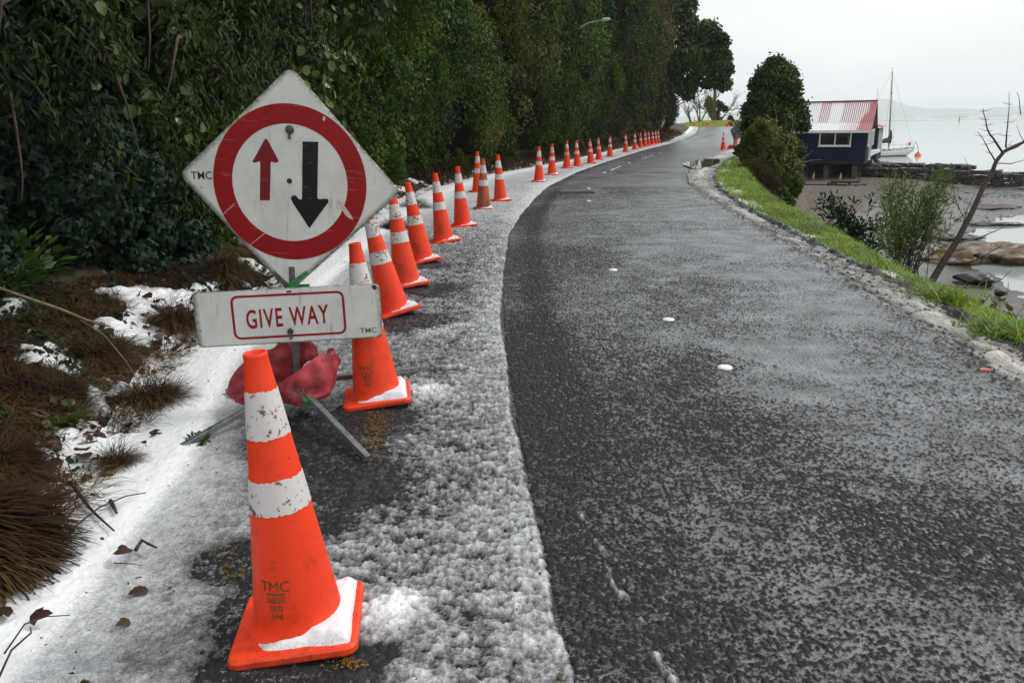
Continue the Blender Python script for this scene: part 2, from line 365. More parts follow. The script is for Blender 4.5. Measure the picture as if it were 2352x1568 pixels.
M['sungrass'] = leafmat('sunlit_yellow_grass', [(.22, .27, .02), (.38, .42, .04), (.5, .5, .08)], .5, .3, .4)  # sunlight on the far mound is put into this brighter, yellower grass colour
M['fern'] = leafmat('fern_green', [(.020, .055, .008), (.045, .10, .012), (.08, .15, .02)], .45, .4, .2)
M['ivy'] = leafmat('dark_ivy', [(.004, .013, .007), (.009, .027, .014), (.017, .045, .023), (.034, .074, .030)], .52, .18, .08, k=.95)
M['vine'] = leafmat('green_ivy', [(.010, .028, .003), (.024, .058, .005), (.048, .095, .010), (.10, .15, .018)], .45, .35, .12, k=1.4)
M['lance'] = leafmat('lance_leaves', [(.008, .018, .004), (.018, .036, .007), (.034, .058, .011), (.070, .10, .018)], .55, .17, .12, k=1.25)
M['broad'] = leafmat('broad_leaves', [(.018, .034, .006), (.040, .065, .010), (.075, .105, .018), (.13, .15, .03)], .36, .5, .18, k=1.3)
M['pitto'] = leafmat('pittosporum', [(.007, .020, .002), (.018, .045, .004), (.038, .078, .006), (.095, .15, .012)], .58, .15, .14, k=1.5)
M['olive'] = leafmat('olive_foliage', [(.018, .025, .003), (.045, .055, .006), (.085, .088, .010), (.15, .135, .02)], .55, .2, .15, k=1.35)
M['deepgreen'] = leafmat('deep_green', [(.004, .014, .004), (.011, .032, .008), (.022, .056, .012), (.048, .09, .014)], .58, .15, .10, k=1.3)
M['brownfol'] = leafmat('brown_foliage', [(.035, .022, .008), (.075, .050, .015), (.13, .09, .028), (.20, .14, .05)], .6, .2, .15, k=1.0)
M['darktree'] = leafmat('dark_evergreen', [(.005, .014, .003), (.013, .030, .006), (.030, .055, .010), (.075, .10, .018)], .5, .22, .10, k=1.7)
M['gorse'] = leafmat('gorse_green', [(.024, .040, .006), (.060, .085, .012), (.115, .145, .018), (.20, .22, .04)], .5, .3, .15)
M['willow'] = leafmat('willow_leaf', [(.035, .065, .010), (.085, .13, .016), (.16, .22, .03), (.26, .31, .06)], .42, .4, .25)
M['core'] = simple('shade_backing', (.005, .006, .003), .95, .5, 6, .8, spec=.1)  # near-black backing: the shade between the leaves is put into its colour
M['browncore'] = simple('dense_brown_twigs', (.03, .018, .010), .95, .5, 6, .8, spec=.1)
# ---------------------------------------------------------------- foliage
SHAPES = {
 'ivy': (np.array([(0, .42, .05), (0, 0, 0), (.34, .10, -.05), (.50, .36, -.12), (.24, .48, 0), (.20, .74, -.04), (0, 1.0, -.10), (-.20, .74, -.04), (-.24, .48, 0), (-.50, .36, -.12), (-.34, .10, -.05)]), [(0, i, i+1) for i in range(1, 10)]+[(0, 10, 1)]),
 'lance': (np.array([(0, 0, 0), (.13, .45, .05), (0, 1, -.14), (-.13, .45, .05), (0, .5, 0)]), [(0, 1, 4), (1, 2, 4), (2, 3, 4), (3, 0, 4)]),
 'oval': (np.array([(0, 0, 0), (.24, .3, .05), (.22, .7, .03), (0, 1, -.1), (-.22, .7, .03), (-.24, .3, .05)]), [(0, 1, 2, 3), (0, 3, 4, 5)]),
 'small': (np.array([(0, 0, 0), (.24, .5, .06), (0, 1, -.05), (-.24, .5, .06)]), [(0, 1, 2), (0, 2, 3)]),
 'broad': (np.array([(0, 0, 0), (.42, .22, .06), (.36, .66, .02), (0, 1, -.12), (-.36, .66, .02), (-.42, .22, .06)]), [(0, 1, 2, 3), (0, 3, 4, 5)]),
 'blade': (np.array([(-.5, 0, 0), (.5, 0, 0), (.42, .4, .04), (-.42, .4, .04), (.28, .75, .20), (-.28, .75, .20), (0, 1, .48)]), [(0, 1, 2, 3), (3, 2, 4, 5), (5, 4, 6)]),
}
def unit(a): return a/(np.linalg.norm(a, axis=-1, keepdims=True)+1e-9)
def leaves(name, P, A, Nn, L, shape, mat, parent=None, width=1.0):
    """P positions, A direction of the leaf's length, Nn its normal, L its length"""
    tmpl, faces = SHAPES[shape]
    A = unit(A); R = unit(np.cross(A, Nn)); Z = np.cross(R, A)
    n = len(P); L = np.broadcast_to(L, (n,))[:, None, None]; W_ = np.broadcast_to(width, (n,))[:, None, None]
    V = P[:, None]+L*(R[:, None]*tmpl[None, :, 0:1]*W_ + A[:, None]*tmpl[None, :, 1:2] + Z[:, None]*tmpl[None, :, 2:3])
    k = len(tmpl); off = (np.arange(n)*k)[:, None, None]
    polys = []
    for sz in (3, 4):
        f = [q for q in faces if len(q) == sz]
        if f: polys.append((np.array(f)[None]+off).reshape(-1, sz))
    return raw_mesh(name, V.reshape(-1, 3), polys, mat, parent)
def rnd(n): return RNG.normal(size=(n, 3))
def lumps(C, R, per, out=None, stretch=1.0, shell=.25, up=.3):
    """points on the outer shells of ellipsoid clumps"""
    n = len(C); d = unit(rnd(n*per)); c = np.repeat(C, per, 0); r = np.repeat(R, per)[:, None]
    if out is not None:
        o = np.repeat(out, per, 0); dt = np.sum(d*o, 1, keepdims=True); d = np.where(dt < -.15, d-2*dt*o, d)
    d = d + np.array([0, 0, up*.5]); d = unit(d)
    rr = r*(1-shell*RNG.random((n*per, 1))**1.5)
    return c+d*rr*np.array([1, 1, stretch]), d
def crown(name, P, D, L, shape, mat, parent, droop=.5, jit=.5, width=1.0):
    n = len(P); t = unit(np.cross(D, rnd(n))); A = t + np.array([0, 0, -droop]) + D*.35 + rnd(n)*.2
    Nn = D + rnd(n)*jit
    return leaves(name, P, A, Nn, L*(.6+.7*RNG.random(n)), shape, mat, parent, width)
def hnorm(y):
    e = .4; dx = (xH(y+e)-xH(y-e))/(2*e); n = np.stack([np.ones_like(dx), -dx, 0*dx], -1); return unit(n)
def hedge_pt(y, t, off):
    n = hnorm(y); x0 = xH(y); z0 = ground(x0, y)
    return np.stack([x0, y, z0+t], -1)+n*off[..., None]
HTOP = lambda y: np.interp(y, [0, 6, 12, 25, 50, 80], [4.2, 4.6, 5.2, 7.5, 12.0, 14.0])
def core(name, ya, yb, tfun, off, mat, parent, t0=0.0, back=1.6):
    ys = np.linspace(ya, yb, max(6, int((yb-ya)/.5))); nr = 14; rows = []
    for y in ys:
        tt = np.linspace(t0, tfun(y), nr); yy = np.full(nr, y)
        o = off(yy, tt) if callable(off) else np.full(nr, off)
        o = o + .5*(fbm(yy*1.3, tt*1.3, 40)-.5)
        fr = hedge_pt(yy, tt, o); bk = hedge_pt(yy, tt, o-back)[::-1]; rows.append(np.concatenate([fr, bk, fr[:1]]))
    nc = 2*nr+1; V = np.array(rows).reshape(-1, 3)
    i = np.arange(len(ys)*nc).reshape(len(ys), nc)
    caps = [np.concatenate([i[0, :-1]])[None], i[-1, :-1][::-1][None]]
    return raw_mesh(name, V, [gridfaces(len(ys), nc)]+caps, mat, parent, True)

# ================================================================ SETTING
def geo_rows(y0, y1, r, dmin=.0):
    ys = [y0]
    while ys[-1] < y1: ys.append(ys[-1]+max(dmin, abs(ys[-1])*r))
    return np.array(ys)
# ground: one sheet, bank on the left, embankment and foreshore on the right
ys = np.concatenate([np.linspace(-4, 1.1, 30), geo_rows(1.2, 140, .011)])
lo = -np.concatenate([[0], np.geomspace(.04, 40, 120)])[::-1]; ro = np.concatenate([[0], np.geomspace(.06, 40, 210), np.geomspace(46, 400, 14)])
Yg = np.repeat(ys[:, None], len(lo)+len(ro)+6, 1)
Xg = np.concatenate([xL(ys)[:, None]+lo[None]+.12, (xL(ys)+.2)[:, None]+((xG(ys)-.2)-(xL(ys)+.2))[:, None]*np.linspace(0, 1, 8)[None, 1:-1], xG(ys)[:, None]+ro[None]-.15], 1)
Zg = ground(Xg, Yg); pl = (Xg > xL(Yg)+.02) & (Xg < xG(Yg)-.02); Zg = Zg-.04*pl
o = raw_mesh('ground', np.stack([Xg, Yg, Zg], -1).reshape(-1, 3), [gridfaces(*Xg.shape)], M['ground'], None, True); tag(o, kind='structure')
# road: wet chip seal, with the lateral position stored for the slush cover
ys = np.concatenate([np.linspace(-4, 1, 8), geo_rows(1.3, 84.3, .03)])
def zr(X, Y, t):
    d = (X-xE(Y)); k = sm(0, .35, d)*.55+sm(.6, 2.9, d)*.45
    return plat(Y)+.0, k+0*Y
o = sheet('road', ys, lambda y: xL(y)-.25, lambda y: xA(y)+.35, 90, zr, M['asphalt']); tag(o, kind='structure')
# the first twenty metres of it with real stones standing out of a film of slush
def m_chip():
    m, n, b = mat('chip_seal'); T = NT(n); o = T.obj(); t = T.attr('thick')
    f = T.noise(o, 160, 2, .6); g = T.noise(o, 3, 3)
    th = T.math('ADD', t, T.math('MULTIPLY', T.math('SUBTRACT', f, .5), .9)); k = T.rng(th, .25, .80)
    st = T.mix(f, c4((.006, .006, .0065)), c4((.034, .034, .035))); fl = T.mix(T.rng(g, .35, .65), c4((.105, .108, .112)), c4((.225, .230, .240)))
    T.set(b, 'Base Color', T.mix(k, st, fl)); T.set(b, 'Roughness', T.rng(k, 0, 1, .6, .42)); T.set(b, 'Specular IOR Level', T.rng(k, 0, 1, .15, .42))
    T.set(b, 'Normal', T.bump(f, .35, .003)); return m
M['chip'] = m_chip()
def zchip(X, Y, t):
    far = sm(5, 18, Y)
    c = vn(X*160, Y*160, 501)*.56+vn(X*88+3, Y*88, 502)*.66+vn(X*40, Y*40, 503)*.20
    c = c/1.42
    e = sm(.05, .55, X-xE(Y)); w = sm(1.2, 2.9, X-xE(Y))
    lvl = .398+.070*e+.18*w*(1-.2*far)+.13*(fbm(X*16, Y*12, 505, 3)-.5)+.40*(fbm(X*1.1, Y*.75, 508, 4)-.5)+.05*far
    lvl = lvl-.16*np.exp(-((X-xE(Y)-.30)/.13)**2)*sm(2.0, 6, Y)          # worn wheel line along the snow edge
    pud = sm(.55, .66, fbm(X*1.1, Y*1.9, 511, 4))*sm(.9, 1.6, X-xE(Y)); lvl = lvl+.14*pud
    A = .023; dd = c-lvl; z = plat(Y)+.002+A*(np.where(dd < 0, lvl+dd*.75, c)-.45)
    z = z - .02*(sm(.02, -.02, X-xE(Y)+.03)) - .016*sm(.985, 1, t) - .02*sm(19.2, 19.9, Y)
    return np.maximum(z, plat(Y)-.02), np.clip(.5+(lvl-c)*2.3, 0, 1)
def zleft(X, Y, t):
    c = (vn(X*120, Y*120, 521)*.5+vn(X*66+3, Y*66, 522)*.62+vn(X*30, Y*30, 523)*.3)/1.42
    z = plat(Y)+.001+.017*(c-.52)-.02*sm(19.2, 19.9, Y)-.02*sm(.04, 0, t); lvl = .27+.3*(fbm(X*2, Y*2, 525, 3)-.5)
    return np.maximum(z, plat(Y)-.02), np.clip(.5+(lvl-c)*3.0, 0, 1)
o = sheet('road', geo_rows(1.50, 20, .0042), lambda y: xL(y)+.35, lambda y: xE(y)-.09, 400, zleft, M['chip']); tag(o, kind='structure')
def zslab(X, Y, t): return zchip(X, Y, t)
o = sheet('road', geo_rows(1.50, 20, .0028), lambda y: xE(y)-.10, lambda y: xA(y)+.12, 820, zslab, M['chip']); tag(o, kind='structure')

# snow lying on the left-hand lane
HOLES = [(G(545, 1290)[:2], .11, .07), (G(590, 1545)[:2], .13, .05), (G(720, 1560)[:2], .12, .05), (G(610, 1400)[:2], .12, .06), (G(860, 1500)[:2]*np.array([1, .99]), .05, .05), (G(760, 1085)[:2], .20, .05), (G(740, 1200)[:2], .12, .03), (G(850, 1130)[:2], .16, .018), (G(860, 960)[:2], .16, .06), (G(700, 1000)[:2], .3, .035), (G(930, 740)[:2], .25, .04), (G(985, 665)[:2], .25, .03), (G(980, 610)[:2], .2, .03)]
HEAPS = [(G(905, 1410)[:2], .10, .03), (G(985, 900)[:2], .14, .02), (G(1000, 760)[:2], .2, .012)]
def zsnow(X, Y, t):
    d = xE(Y)-X; far = sm(9, 17, Y)
    s = sm(0, 1, (X-xL(Y))/np.maximum(xE(Y)-xL(Y), .2))
    w = .05*(fbm(Y*2.2, X*.3, 55)-.5)
    base = np.interp(t, [0, .18, .24, .36, .5, .62, .8, .93, 1.0], [.055, .050, .024, .0135, .0105, .008, .007, .014, .018])
    base = base + .012*far + .006*(fbm(X*1.3, Y*.8, 71)-.5)
    lum = .40*(fbm(X*9, Y*14, 60, 3, .6)-.5)+.85*(fbm(X*30, Y*42, 66, 3, .6)-.5)   # clods
    fine = 1.5*(fbm(X*85, Y*100, 63, 2, .6)-.5)
    amp = np.interp(t, [0, .25, .4, .6, 1], [.008, .012, .018, .038, .036])*(1-.55*far)
    T = base + amp*lum + .014*fine*np.interp(t, [0, .3, .5, .7, 1], [.2, .35, .6, 1, 1])
    for (c, r, a) in HOLES: T = T - a*np.exp(-(((X-c[0])**2+(Y-c[1])**2)/r**2))
    for (c, r, a) in HEAPS: T = T + a*np.exp(-(((X-c[0])**2+(Y-c[1])**2)/r**2))
    T = T - .09*sm(.05, -.03, d+w) - 0*s
    # melted print in front of each cone base is left by HOLES; the bank side follows the ground
    z = plat(Y)+np.clip(T, -.03, .09)
    gl = ground(X, Y)+.035+.04*(fbm(X*3, Y*3, 90)-.42)
    z = np.where(X < xL(Y)+.05, gl*sm(.05, -.1, X-xL(Y))+z*(1-sm(.05, -.1, X-xL(Y))), z)
    return z, np.clip(T/.036, 0, 1.1)
ys = geo_rows(1.35, 84, .0042)
o = sheet('snow', ys, lambda y: xL(y)-.22, lambda y: xE(y)+.10, 380, zsnow, M['snow']); tag(o, kind='structure')
# snow lying in patches on the bank between the tussocks
def zbank(X, Y, t):
    T = .20*(fbm(X*3.0, Y*3.0, 101, 4)-.50) + .05*np.interp(t, [0, .3, .6, .85, 1], [-.7, -.08, .0, .10, .8])
    T = T + .012*(fbm(X*20, Y*20, 103, 2)-.5)
    return ground(X, Y)-.01+np.clip(T, -.08, .06), np.clip(.35+T/.02, 0, 1.1)
o = sheet('snow_patches', geo_rows(1.6, 60, .009), lambda y: xH(y)-.2, lambda y: xL(y)+.02, 150, zbank, M['snow']); tag(o, kind='structure')
# narrow line of clods left by a tyre on the near part of the road
def zclod(X, Y, t):
    T = .070*(fbm(X*34, Y*22, 120, 3)-.38)*np.sin(np.pi*t)**1.2*sm(1.6, 1.8, Y)*sm(3.0, 2.8, Y)-.006
    return np.clip(T, -.02, .05)+.006, np.clip(T/.03, 0, .8)
o = sheet('snow_clods', np.linspace(1.6, 3.2, 200), lambda y: np.interp(y, [1.6, 1.95, 2.3, 2.9], [.47, .43, .36, .27])-.035, lambda y: np.interp(y, [1.6, 1.95, 2.3, 2.9], [.47, .43, .36, .27])+.03, 26, zclod, M['snow']); tag(o, kind='structure')
# right-hand shoulder: dirty snow, then the broken edge of the old seal, then grass
def zdirty(X, Y, t):
    n = fbm(X*2.2, Y*1.2, 130, 4)
    T = .014*np.sin(np.pi*np.clip(t, .02, .98))+.050*(fbm(X*16, Y*8, 131, 4)-.5)+.012*(fbm(X*60, Y*40, 133, 2)-.5)+.03*(n-.45)-.03*sm(.15, 0, t)+.03*np.sin(np.pi*t)**6*(vn(Y*.6, 0*Y, 134)-.3)
    T = T+.01*sm(20, 30, Y)
    return plat(Y)+np.clip(T, -.03, .08), np.clip(.10+T/.062, 0, 1.0)
o = sheet('slushy_shoulder', geo_rows(1.0, 62, .0065), lambda y: xA(y)-.18, lambda y: xK(y)+.05, 120, zdirty, M['dirty_snow']); tag(o, kind='structure')
M['tar'] = simple('broken_tar', (.014, .013, .012), .55, .6, 40, .8)
def zlip(X, Y, t):
    p = np.sin(np.pi*t)
    T = p*(.17*np.clip(fbm(X*5, Y*4, 140, 4)-.22, 0, 1))*np.interp(Y, [3, 8, 24, 40], [1.1, 1, .7, .3]) + .09*(fbm(X*24, Y*24, 142, 3)-.5)*p - .02
    return plat(Y)+T
lw = lambda y: .12+.12*vn(y*2.3, 0*y, 9)
o = sheet('broken_road_edge', geo_rows(1.0, 46, .004), lambda y: xK(y)-lw(y)*.5+.05*(vn(y*1.1, 0*y, 12)-.5), lambda y: xK(y)+lw(y)*.75+.05*(vn(y*1.4, 0*y, 14)-.5), 26, zlip, M['tar']); tag(o, kind='structure')
def zedge(X, Y, t):
    T = np.sin(np.pi*t)*.035*(fbm(X*12, Y*9, 150, 3))-.010
    return plat(Y)+T
M['silt'] = simple('dark_silt', (.022, .019, .016), .5, .6, 50, .8)
o = sheet('silt_line', geo_rows(1.0, 30, .005), lambda y: xA(y)-.10+.06*(vn(y*2.1, 0*y, 15)-.5), lambda y: xA(y)-.02+.06*(vn(y*2.1, 0*y, 15)-.5), 9, zedge, M['silt']); tag(o, kind='structure')
def zgs(X, Y, t):
    T = .07*(fbm(X*3.5, Y*2.4, 160, 3)-.50)+.02*np.interp(t, [0, .35, 1], [.9, 0, -1.8])+.01*(fbm(X*25, Y*25, 161, 2)-.5)
    return plat(Y)-.030+np.clip(T-.012, -.09, .05), np.clip(.3+T/.02, 0, 1.1)
o = sheet('verge_snow', geo_rows(1.0, 60, .007), lambda y: xK(y)+.04, lambda y: xG(y)-.02, 90, zgs, M['snow']); tag(o, kind='structure')
# sea
o = raw_mesh('sea', [(-4700, 3, WATER), (4700, 3, WATER), (4700, 9000, WATER), (-4700, 9000, WATER)], [[(0, 1, 2, 3)]], M['water']); tag(o, kind='structure')
# distant hills across the harbour
M['hill'] = simple('far_hillside', (.045, .055, .04), .9, .5, .006)
def ridge(name, pts, Y, depth, seed):
    u = np.linspace(pts[0][0], pts[-1][0], 260); v = np.interp(u, [p[0] for p in pts], [p[1] for p in pts])
    P = np.array([U(a, b, Y) for a, b in zip(u, v)]); x = P[:, 0]; h = np.maximum(P[:, 2]-WATER, 1)
    h = h*(.95+.10*fbm(x/160, x*0, seed, 4))
    nr = 22; q = np.linspace(-1, 1, nr); rows = []
    for s_ in q: rows.append(np.stack([x*(1+s_*depth/Y), Y+s_*depth+0*x, WATER-2+(h+2)*(1-abs(s_)**1.6)*(1-.25*(1-abs(s_))*abs(s_)*fbm(x/240, x*0+s_*3, seed+3, 3))], -1))
    o = raw_mesh(name, np.array(rows).reshape(-1, 3), [gridfaces(nr, 260)], M['hill'], None, True); tag(o, kind='structure')
ridge('far_hills', [(1500, 272), (1650, 262), (1780, 252), (1880, 240), (1946, 231), (1975, 232), (2005, 230), (2034, 226), (2060, 233), (2094, 243), (2146, 250), (2165, 248), (2200, 249), (2252, 250), (2304, 245), (2352, 240), (2480, 228), (2700, 225)], 6500, 900, 5)
ridge('near_point', [(2120, 273), (2160, 266), (2220, 262), (2290, 262), (2352, 257), (2480, 250), (2700, 240)], 4700, 260, 9)
M['sandbar'] = simple('sandbar', (.30, .25, .14), .8)
P0, P1 = U(2000, 275.2, 1350), U(2700, 268, 1250)
mb = MB(); mb.add([(P0[0], P0[1]-12, WATER-.5), (P1[0], P1[1]-12, WATER-.5), (P1[0], P1[1], WATER+.7), (P0[0], P0[1], WATER+.7), (P1[0], P1[1]+40, WATER-.5), (P0[0], P0[1]+40, WATER-.5)], [(0, 1, 2, 3), (3, 2, 4, 5)])
tag(mb.build('sandbar', M['sandbar']), kind='structure')
# puddle at the road edge and a second sheen of water further along
M['puddle'] = simple('puddle_water', (.03, .028, .025), .03)
def blob(name, pts, z, m):
    P = np.array([G(u, v)[:2] for u, v in pts]); c = P.mean(0); n = len(P)
    V = [(c[0], c[1], z)]+[(p[0], p[1], z) for p in P]
    return raw_mesh(name, V, [[(0, i+1, (i+1) % n+1) for i in range(n)]], m)
tag(blob('puddle', [(1566, 380), (1580, 375), (1612, 368), (1650, 368), (1655, 373), (1640, 382), (1622, 386), (1606, 392), (1590, 391), (1576, 384)], .052, M['puddle']), kind='structure')
# ================================================================ HEDGE ALONG THE LEFT BANK
GRP = 'plants of the tall hedge on the left bank'
def n_out(y): return hnorm(y)
def tf(t): return .10+.90*sm(.3, 3.2, t)                          # nothing bulges over the road at cone height
def bul(y, y0, y1, B): return B*(1-np.abs((y-(y0+y1)/2)/((y1-y0)/2+.2))**2.2)
def hedge_clumps(y0, y1, t0, t1f, n, r0, r1, off=.0, slope=0.0, B=0.0):
    m_ = max(6, n//7); y = y0+(y1-y0)*((np.arange(m_)+RNG.random(m_))/m_); RNG.shuffle(y)      # big lobes first
    t = t0+(np.arange(m_)*.618 % 1)*(t1f(y)-t0); Rm = (r0+(r1-r0)*RNG.random(m_))*1.75
    Rm = np.minimum(Rm, .50+.42*np.maximum(t, 0)); o = off*tf(t)-.80*Rm+slope*t+1.5*Rm*(RNG.random(m_)-.5)*tf(t)+bul(y, y0, y1, B)*tf(t); C0 = hedge_pt(y, t, o); O0 = hnorm(y)
    k = 9; C0r, Rr, Or = np.repeat(C0, k, 0), np.repeat(Rm, k), np.repeat(O0, k, 0); d = unit(rnd(m_*k)); dt = np.sum(d*Or, 1, keepdims=True); d = np.where(dt < -.1, d-2*dt*Or, d)
    C = C0r+d*Rr[:, None]*.72*np.array([1, 1, 1.2]); R = Rr*(.26+.26*RNG.random(m_*k)); return C, R, unit(Or+d*.8)
def plant(kind, label, cat, y0, y1, t0, t1f, n, r, per, L, shape, m, off=0, slope=0, droop=.5, stretch=1.2, corem='core', twigs=0, coff=-.55, width=1.0, second=None, up=.3, B=0.0):
    z0 = float(ground(xH((y0+y1)/2), (y0+y1)/2)); root = empty(kind, (float(xH((y0+y1)/2)), (y0+y1)/2, z0)); tag(root, label, cat, GRP)
    inv = Matrix.Translation(root.location).inverted()
    C, R, O = hedge_clumps(y0, y1, t0, t1f, n, r[0], r[1], off, slope, B)
    P, D = lumps(C, R, int(per*.85), O, stretch, .5, up)
    obs = [crown('foliage', P, D, L, shape, m, root, droop, width=width)]
    if second:
        k = int(len(P)*second[2]); idx = RNG.choice(len(P), k, False); obs.append(crown('leaf_spray', P[idx]+D[idx]*.06, D[idx], second[3], second[0], second[1], root, droop))
    obs.append(core('dark_backing', y0-.15, y1+.15, lambda y: float(t1f(y))-.1, lambda y, t: coff+off*tf(t)+slope*t+bul(y, y0, y1, B)*tf(t)-.25, M[corem], root, t0))
    if twigs:
        for i in range(twigs):
            mb = MB()
            yy = y0+(y1-y0)*RNG.random(); a = t0+.2+(t1f(yy)-t0)*RNG.random()*.8; b = a+RNG.normal()*.5
            y2 = yy+RNG.normal()*.6; q = np.linspace(0, 1, 6)
            p = hedge_pt(yy+(y2-yy)*q, a+(b-a)*q+.1*np.sin(q*4+i), off+slope*a+.02+.18*np.sin(q*3.1)*RNG.random()+0*q)
            mb.tube(p, np.linspace(.010, .003, 6)*(1+RNG.random()), 5)
            obs.append(mb.build('branch', M['bark'], root))
    for ob in obs: ob.matrix_parent_inverse = inv
    return root
full = lambda y: HTOP(y)
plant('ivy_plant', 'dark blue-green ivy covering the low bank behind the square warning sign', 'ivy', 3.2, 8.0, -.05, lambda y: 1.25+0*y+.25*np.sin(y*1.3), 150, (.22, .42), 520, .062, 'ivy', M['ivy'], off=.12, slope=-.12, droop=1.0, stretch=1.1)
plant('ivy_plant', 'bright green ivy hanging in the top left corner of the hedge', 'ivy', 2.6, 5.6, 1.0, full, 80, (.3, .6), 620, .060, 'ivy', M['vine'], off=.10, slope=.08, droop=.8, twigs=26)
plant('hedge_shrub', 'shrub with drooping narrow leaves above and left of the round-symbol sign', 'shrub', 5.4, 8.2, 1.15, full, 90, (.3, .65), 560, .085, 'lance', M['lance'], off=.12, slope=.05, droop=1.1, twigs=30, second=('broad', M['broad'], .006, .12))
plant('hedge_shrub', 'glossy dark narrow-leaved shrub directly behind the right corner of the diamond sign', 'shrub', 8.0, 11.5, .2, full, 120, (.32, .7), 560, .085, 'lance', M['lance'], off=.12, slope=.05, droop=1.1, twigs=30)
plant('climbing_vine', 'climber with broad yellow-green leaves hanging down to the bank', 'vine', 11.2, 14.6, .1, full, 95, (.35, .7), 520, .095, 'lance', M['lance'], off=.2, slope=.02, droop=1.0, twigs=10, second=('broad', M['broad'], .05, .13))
E = [   # y0, y1, leaf material, label, leaf shape, leaf size, bulge, core
 (14.4, 17.6, 'pitto', 'pale-edged green hedge tree just behind the group of three cones', 'small', .085, .25, 'core'),
 (17.2, 20.6, 'deepgreen', 'deep shaded hedge tree behind the gap between the near and the far cones', 'small', .085, .0, 'core'),
 (20.0, 24.0, 'pitto', 'bulging mid green hedge tree behind the first cones of the far row', 'small', .095, .35, 'core'),
 (23.6, 28.0, 'olive', 'olive green hedge tree with a brownish upper crown', 'small', .10, .2, 'core'),
 (27.5, 32.5, 'pitto', 'green hedge tree with hanging sprays behind the middle of the far cone row', 'small', .11, .45, 'core'),
 (32.0, 37.0, 'deepgreen', 'dark blue-green hedge tree half way along the far cone row', 'small', .12, .5, 'core'),
 (36.5, 42.5, 'pitto', 'rounded green hedge tree beside the street light', 'small', .13, .6, 'core'),
 (42.0, 48.0, 'deepgreen', 'deep green hedge tree just past the street light', 'small', .14, .5, 'core'),
 (47.5, 52.5, 'brownfol', 'brown and yellow dying hedge tree near the far end', 'small', .14, .3, 'browncore'),
]
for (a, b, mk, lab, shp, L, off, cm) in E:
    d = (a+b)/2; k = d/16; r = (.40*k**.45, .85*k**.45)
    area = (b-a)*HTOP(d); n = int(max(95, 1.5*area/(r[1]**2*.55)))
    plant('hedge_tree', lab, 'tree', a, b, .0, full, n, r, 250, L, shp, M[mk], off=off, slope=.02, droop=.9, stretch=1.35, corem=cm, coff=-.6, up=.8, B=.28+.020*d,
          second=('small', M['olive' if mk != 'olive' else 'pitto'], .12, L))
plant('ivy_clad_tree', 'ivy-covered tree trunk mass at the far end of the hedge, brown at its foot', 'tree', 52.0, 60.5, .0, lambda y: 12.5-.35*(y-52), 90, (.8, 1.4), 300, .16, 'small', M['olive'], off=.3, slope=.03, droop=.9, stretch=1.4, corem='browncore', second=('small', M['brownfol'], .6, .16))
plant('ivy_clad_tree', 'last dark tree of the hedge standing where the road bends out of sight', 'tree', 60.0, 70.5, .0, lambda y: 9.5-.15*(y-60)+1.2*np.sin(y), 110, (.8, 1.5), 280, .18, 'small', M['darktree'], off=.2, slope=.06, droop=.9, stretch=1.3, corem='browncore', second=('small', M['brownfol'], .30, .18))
# ================================================================ TRAFFIC CONES
def ro(h, r, z, k=6):
    o = []
    for cx, cy, a0 in ((h-r, h-r, 0), (r-h, h-r, 90), (r-h, r-h, 180), (h-r, r-h, 270)):
        for i in range(k):
            a = math.radians(a0+90*i/(k-1)); o.append((cx+r*math.cos(a), cy+r*math.sin(a), z))
    return o
def loft(mb, rings, smooth=False):
    n = len(rings[0]); f = [(i*n+j, i*n+(j+1) % n, (i+1)*n+(j+1) % n, (i+1)*n+j) for i in range(len(rings)-1) for j in range(n)]
    f += [tuple(range(n))[::-1], tuple((len(rings)-1)*n+j for j in range(n))]
    return mb.add([p for r in rings for p in r], f, smooth)
CR = lambda z: .135-(z-.05)*.103/.85
def cone_meshes():
    d = {}
    mb = MB(); loft(mb, [ro(.186, .035, .006), ro(.190, .037, .012), ro(.189, .037, .028), ro(.182, .034, .036)])
    for sx in (-1, 1):
        for sy in (-1, 1): mb.box((sx*.13, sy*.13, .003), (.05, .05, .006))
    d['base_plate'] = mb
    mb = MB(); prof = [(.152, .0355), (.146, .042), (.139, .050)]+[(CR(z), z) for z in np.linspace(.06, .885, 22)]+[(.0345, .890), (.0345, .899), (.032, .903), (.028, .900), (.027, .80), (.04, .6)]
    mb.lathe(prof, 48); d['cone_body'] = mb
    rg = random.Random(3)
    for nm, z0, z1 in (('upper', .655, .795), ('lower', .43, .532)):
        mb = MB(); k = 56; V = []
        for z, s_ in ((z0, 1), ((z0+z1)/2, 0), (z1, 1)):
            for i in range(k):
                a = i/k*2*math.pi; zz = z+(rg.uniform(-.003, .003) if s_ else 0); V.append(((CR(zz)+.0018)*math.cos(a), (CR(zz)+.0018)*math.sin(a), zz))
        f = [(q*k+j, q*k+(j+1) % k, (q+1)*k+(j+1) % k, (q+1)*k+j) for q in range(2) for j in range(k)]
        mb.add(V, f, True); d['band_'+nm] = mb
    return d
def text_data(s, size, sx=1.0, off=0.0, space=1.0):
    cu = bpy.data.curves.new('t', 'FONT'); cu.body = s; cu.size = size; cu.align_x = 'CENTER'; cu.offset = off; cu.space_character = space; cu.resolution_u = 3
    o = bpy.data.objects.new('t', cu); COL.objects.link(o); bpy.context.view_layer.update()
    me = o.to_mesh(); V = np.array([v.co[:] for v in me.vertices]); Fc = [tuple(p.vertices) for p in me.polygons]; o.to_mesh_clear()
    bpy.data.objects.remove(o); bpy.data.curves.remove(cu)
    V[:, 0] *= sx; return V, Fc
